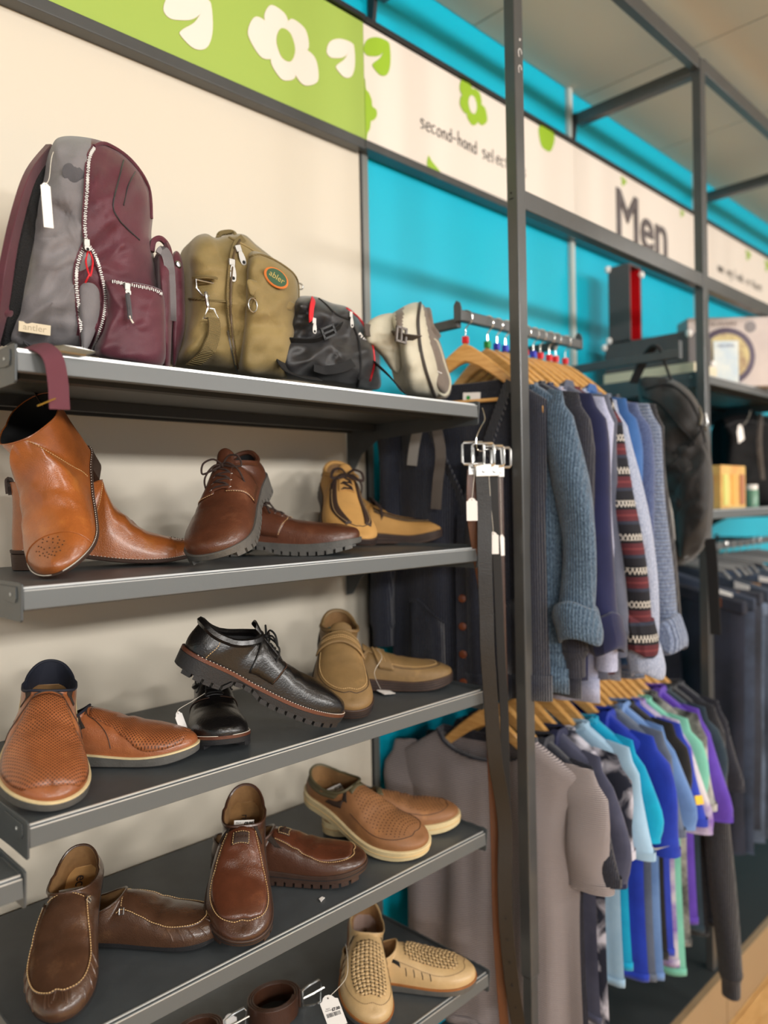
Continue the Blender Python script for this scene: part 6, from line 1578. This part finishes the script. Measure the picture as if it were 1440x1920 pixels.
MB().lathe([(0, .0012), (.100, .0010), (.103, 0)], n=30, M=FX @ Matrix.Translation((.135, .106, 0))).build('picture_ring', mat('aubergine_print', (70, 54, 74), rough=.5), bx)
MB().lathe([(0, .0020), (.082, .0018)], n=30, M=FX @ Matrix.Translation((.135, .106, 0))).build('picture', mat('dish_print', (196, 178, 120), c2=(150, 120, 84), rough=.5, vs=30), bx)
MB().lathe([(0, .001), (.020, .001)], n=20, M=FX @ Matrix.Translation((.222, .21, 0))).build('seal', mat('grey_print_dot', (120, 112, 112), rough=.5), bx)
text('COOKWARE', .026, mat('taupe_print', (150, 132, 126), rough=.5), bx, FX @ Matrix.Translation((.10, .222, .001)), extrude=.0004)
at0(bx)
cd = thing('card', 'pale blue greeting card leaning in front of the white picture box', 'card', P(1365, 715, Y=1.03))
CX = Matrix.Translation((2.66, 1.07, zA+.001)) @ Matrix.Rotation(-.776, 4, 'Z')
MB().box((0, 0, 0), (.085, .006, .145), CX).build('board', mat('pale_blue_card', (190, 206, 216), c2=(224, 226, 216), rough=.6, vs=12), cd, smooth=False)
FC = CX @ Matrix(((1, 0, 0, 0), (0, 0, -1, -.001), (0, 1, 0, 0), (0, 0, 0, 1)))
text('RECIPES', .016, mat('blue_grey_print', (140, 150, 172), rough=.6), cd, FC @ Matrix.Translation((.043, .128, 0)), extrude=.0004)
at0(cd)
bb = thing('handbag', 'black bag with white tag hanging under the far top shelf', 'bag', P(1390, 930, Y=1.15))
Q1 = Pillow([(1352, 800), (1362, 782), (1395, 776), (1432, 778), (1470, 790), (1480, 860), (1470, 948), (1420, 952), (1378, 950), (1356, 900)], (1415, 865), 1.17, .10, wr=.012, seed=51); Q1.build('body', mat('matt_black_cloth', (15, 15, 17), rough=.85, spec=.2, bump=.3, bs=400), bb)
Q1.line([(1360, 800), (1385, 790), (1420, 792), (1460, 800)], 'zip', f_webb, bb, r=.004); Q1.line([(1425, 780), (1422, 830), (1428, 900)], 'strap', f_webt, bb, r=.012)
swing_tag(bb, P(1388, 812, Y=1.03), (.9, 0, .3), (-.1, 0, 1), .055, .06, [P(1408, 770, Y=1.04), P(1400, 790, Y=1.03)])
at0(bb)
yb = thing('gift_box', 'yellow and orange gift box set on the far lower shelf', 'box', P(1375, 950, Y=1.03))
c0, c1 = P(1352, 953, Y=1.02), P(1397, 874, Y=1.02)
MB().box((c0.x, 1.02, zB+.001), (c1.x, 1.07, c1.z)).build('carton', mat('yellow_card', (222, 188, 112), c2=(206, 152, 84), rough=.5, vs=10), yb, smooth=False)
for k in range(3):
    xk = lerp(c0.x, c1.x, (k+.5)/3); MB().box((xk-.018, 1.016, zB+.012), (xk+.018, 1.021, c1.z-.03)).build('printed_panel', [mat('lime_card', (206, 206, 120), rough=.5), mat('orange_card', (230, 170, 84), rough=.5), mat('rust_card', (170, 110, 76), rough=.5)][k], yb, smooth=False)
at0(yb)
jr = thing('jar', 'small green jar with white lid beside the yellow box', 'jar', P(1410, 950, Y=1.04))
cx_ = P(1410, 950, Y=1.04).x; MB().lathe([(0, 0), (.022, 0), (.022, .06), (.018, .066)], c=(cx_, 1.04, zB+.001), n=18).build('body', mat('green_glass', (96, 140, 116), rough=.3), jr); MB().lathe([(.020, 0), (.020, .02), (0, .021)], c=(cx_, 1.04, zB+.062), n=18).build('lid', m_white, jr)
at0(jr)
# jeans on the far rail
dens = [(36, 40, 56), (58, 68, 88), (50, 54, 66), (92, 106, 128), (74, 84, 100), (52, 60, 78), (120, 134, 152), (84, 98, 120), (66, 72, 88), (110, 126, 146), (90, 104, 122), (60, 66, 80)]
words = ['near-black', 'dark navy', 'black', 'mid blue', 'slate blue', 'deep indigo', 'faded blue', 'worn blue', 'midnight', 'stonewashed', 'grey-blue', 'charcoal']
def jeans(X, i):
    m = mat('denim_%s' % words[i].replace(' ', '_').replace('-', '_'), dens[i], c2=tuple(int(v*.7) for v in dens[i]), rough=.9, vs=7, bump=.3, bs=700)
    t = thing('jeans', words[i]+' jeans hanging on the far rail, '+('first' if i == 0 else 'number %d' % (i+1))+' counting from the far post', 'jeans', (X, YC, 1.36))
    zt = 1.362+.02*math.sin(i*1.9); ln = .80+.03*math.sin(i*2)
    for leg in (-1, 1):
        F_, B_ = [], []
        for k in range(17):
            u = k/16; z = zt-ln*u; a = lerp(.105, .085, u); yc = YC-.01+leg*lerp(.098, .105, u)
            r1, r2 = [], []
            for j in range(11):
                v = -1+2*j/10; bb_ = .020*math.sqrt(max(0, 1-v**4)); f = .014*u*math.sin(v*5+i*2+leg+z*4)+.008*u*math.sin(z*14+i)
                r1.append(Vector((X-bb_+f, yc+v*a, z))); r2.append(Vector((X+bb_+f, yc+v*a, z)))
            F_.append(r1); B_.append(r2)
        mb = MB(); mb.grid(F_); mb.grid(B_, flip=True); mb.grid([[r[0], q[0]] for r, q in zip(F_, B_)]); mb.grid([[r[-1], q[-1]] for r, q in zip(F_, B_)]); mb.build('leg', m, t, weld=.0003, angle=70)
        MB().tube([p+Vector((0, 0, 0)) for p in F_[-1]]+[p for p in B_[-1][::-1]], .0035, closed=True, n=5).build('hem', m, t)
    MB().box((X-.023, YC-.215, zt-.036), (X+.023, YC+.2, zt+.004)).build('waistband', m, t, bevel=.006)
    MB().box((X-.026, YC-.15, zt-.03), (X-.0225, YC-.10, zt)).build('waist_label', [m_beltb, m_white, m_hwood][i % 3], t, smooth=False)
    MB().tube([(X, YC, 1.478), (X, YC-.012, 1.470), (X, YC-.012, 1.445), (X, YC, 1.42)], .0015).build('hook', m_chrome, t)
    MB().tube([(X, YC-.17, 1.375), (X, YC-.15, 1.40), (X, YC, 1.42), (X, YC+.15, 1.40), (X, YC+.17, 1.375)], .006).build('hanger_bar', mat('grey_plastic', (120, 122, 124), rough=.4), t)
    for ch in t.children:
        if ch.name.split('.')[0] in ('leg', 'hem', 'waistband', 'waist_label'):
            for v in ch.data.vertices: v.co.z += (v.co.y-YC)*(.22+.12*math.sin(i*2.3))-.012
    at0(t); t.rotation_euler = (0, 0, .16*math.sin(i*1.3)+.08)
for i in range(12): jeans(2.45+i*.066, i)

# ---- marks printed on sleeves, laid on the cloth where they stand
def hit(px, py):
    bpy.context.view_layer.update(); dg = bpy.context.evaluated_depsgraph_get(); o = Vector((0, 0, H)); d = (P(px, py, Y=1.0)-o).normalized()
    ok, loc, nor, idx, ob, m_ = scene.ray_cast(dg, o, d)
    if nor.dot(d) > 0: nor = -nor
    return loc, nor, ob
def patch_on(px, py, pts, s, m, name, rot=0):
    loc, nor, ob = hit(px, py)
    root = ob
    while root.parent: root = root.parent
    x = Vector((0, 0, 1)).cross(nor).normalized(); y = nor.cross(x); M_ = Matrix((x, y, nor)).transposed().to_4x4(); M_.translation = loc+nor*.002
    M_ = M_ @ Matrix.Rotation(rot, 4, 'Z')
    q = MB().prism([M_ @ Vector((a*s, b_*s, 0)) for a, b_ in pts], nor*.0012).build(name, m, None, smooth=False)
    q.parent = root; q.matrix_parent_inverse = root.matrix_world.inverted()
tick = smooth_curve([(-1, .1, 0), (-.75, -.25, 0), (-.3, -.15, 0), (.4, .15, 0), (1.1, .5, 0), (.2, -.05, 0), (-.5, -.45, 0), (-.95, -.35, 0), (-1.1, -.05, 0)], 3, closed=True)
patch_on(1238, 1588, [(v.x, v.y) for v in tick], .022, m_white, 'white_tick')
patch_on(1310, 1500, [(-1, -1), (1, -1), (1, 1), (-1, 1)], .011, mat('yellow_print', (236, 190, 40), rough=.6), 'yellow_print')
patch_on(1300, 1822, [(-1, -1), (1, -1), (1, 1), (-1, 1)], .010, f_red, 'red_label')
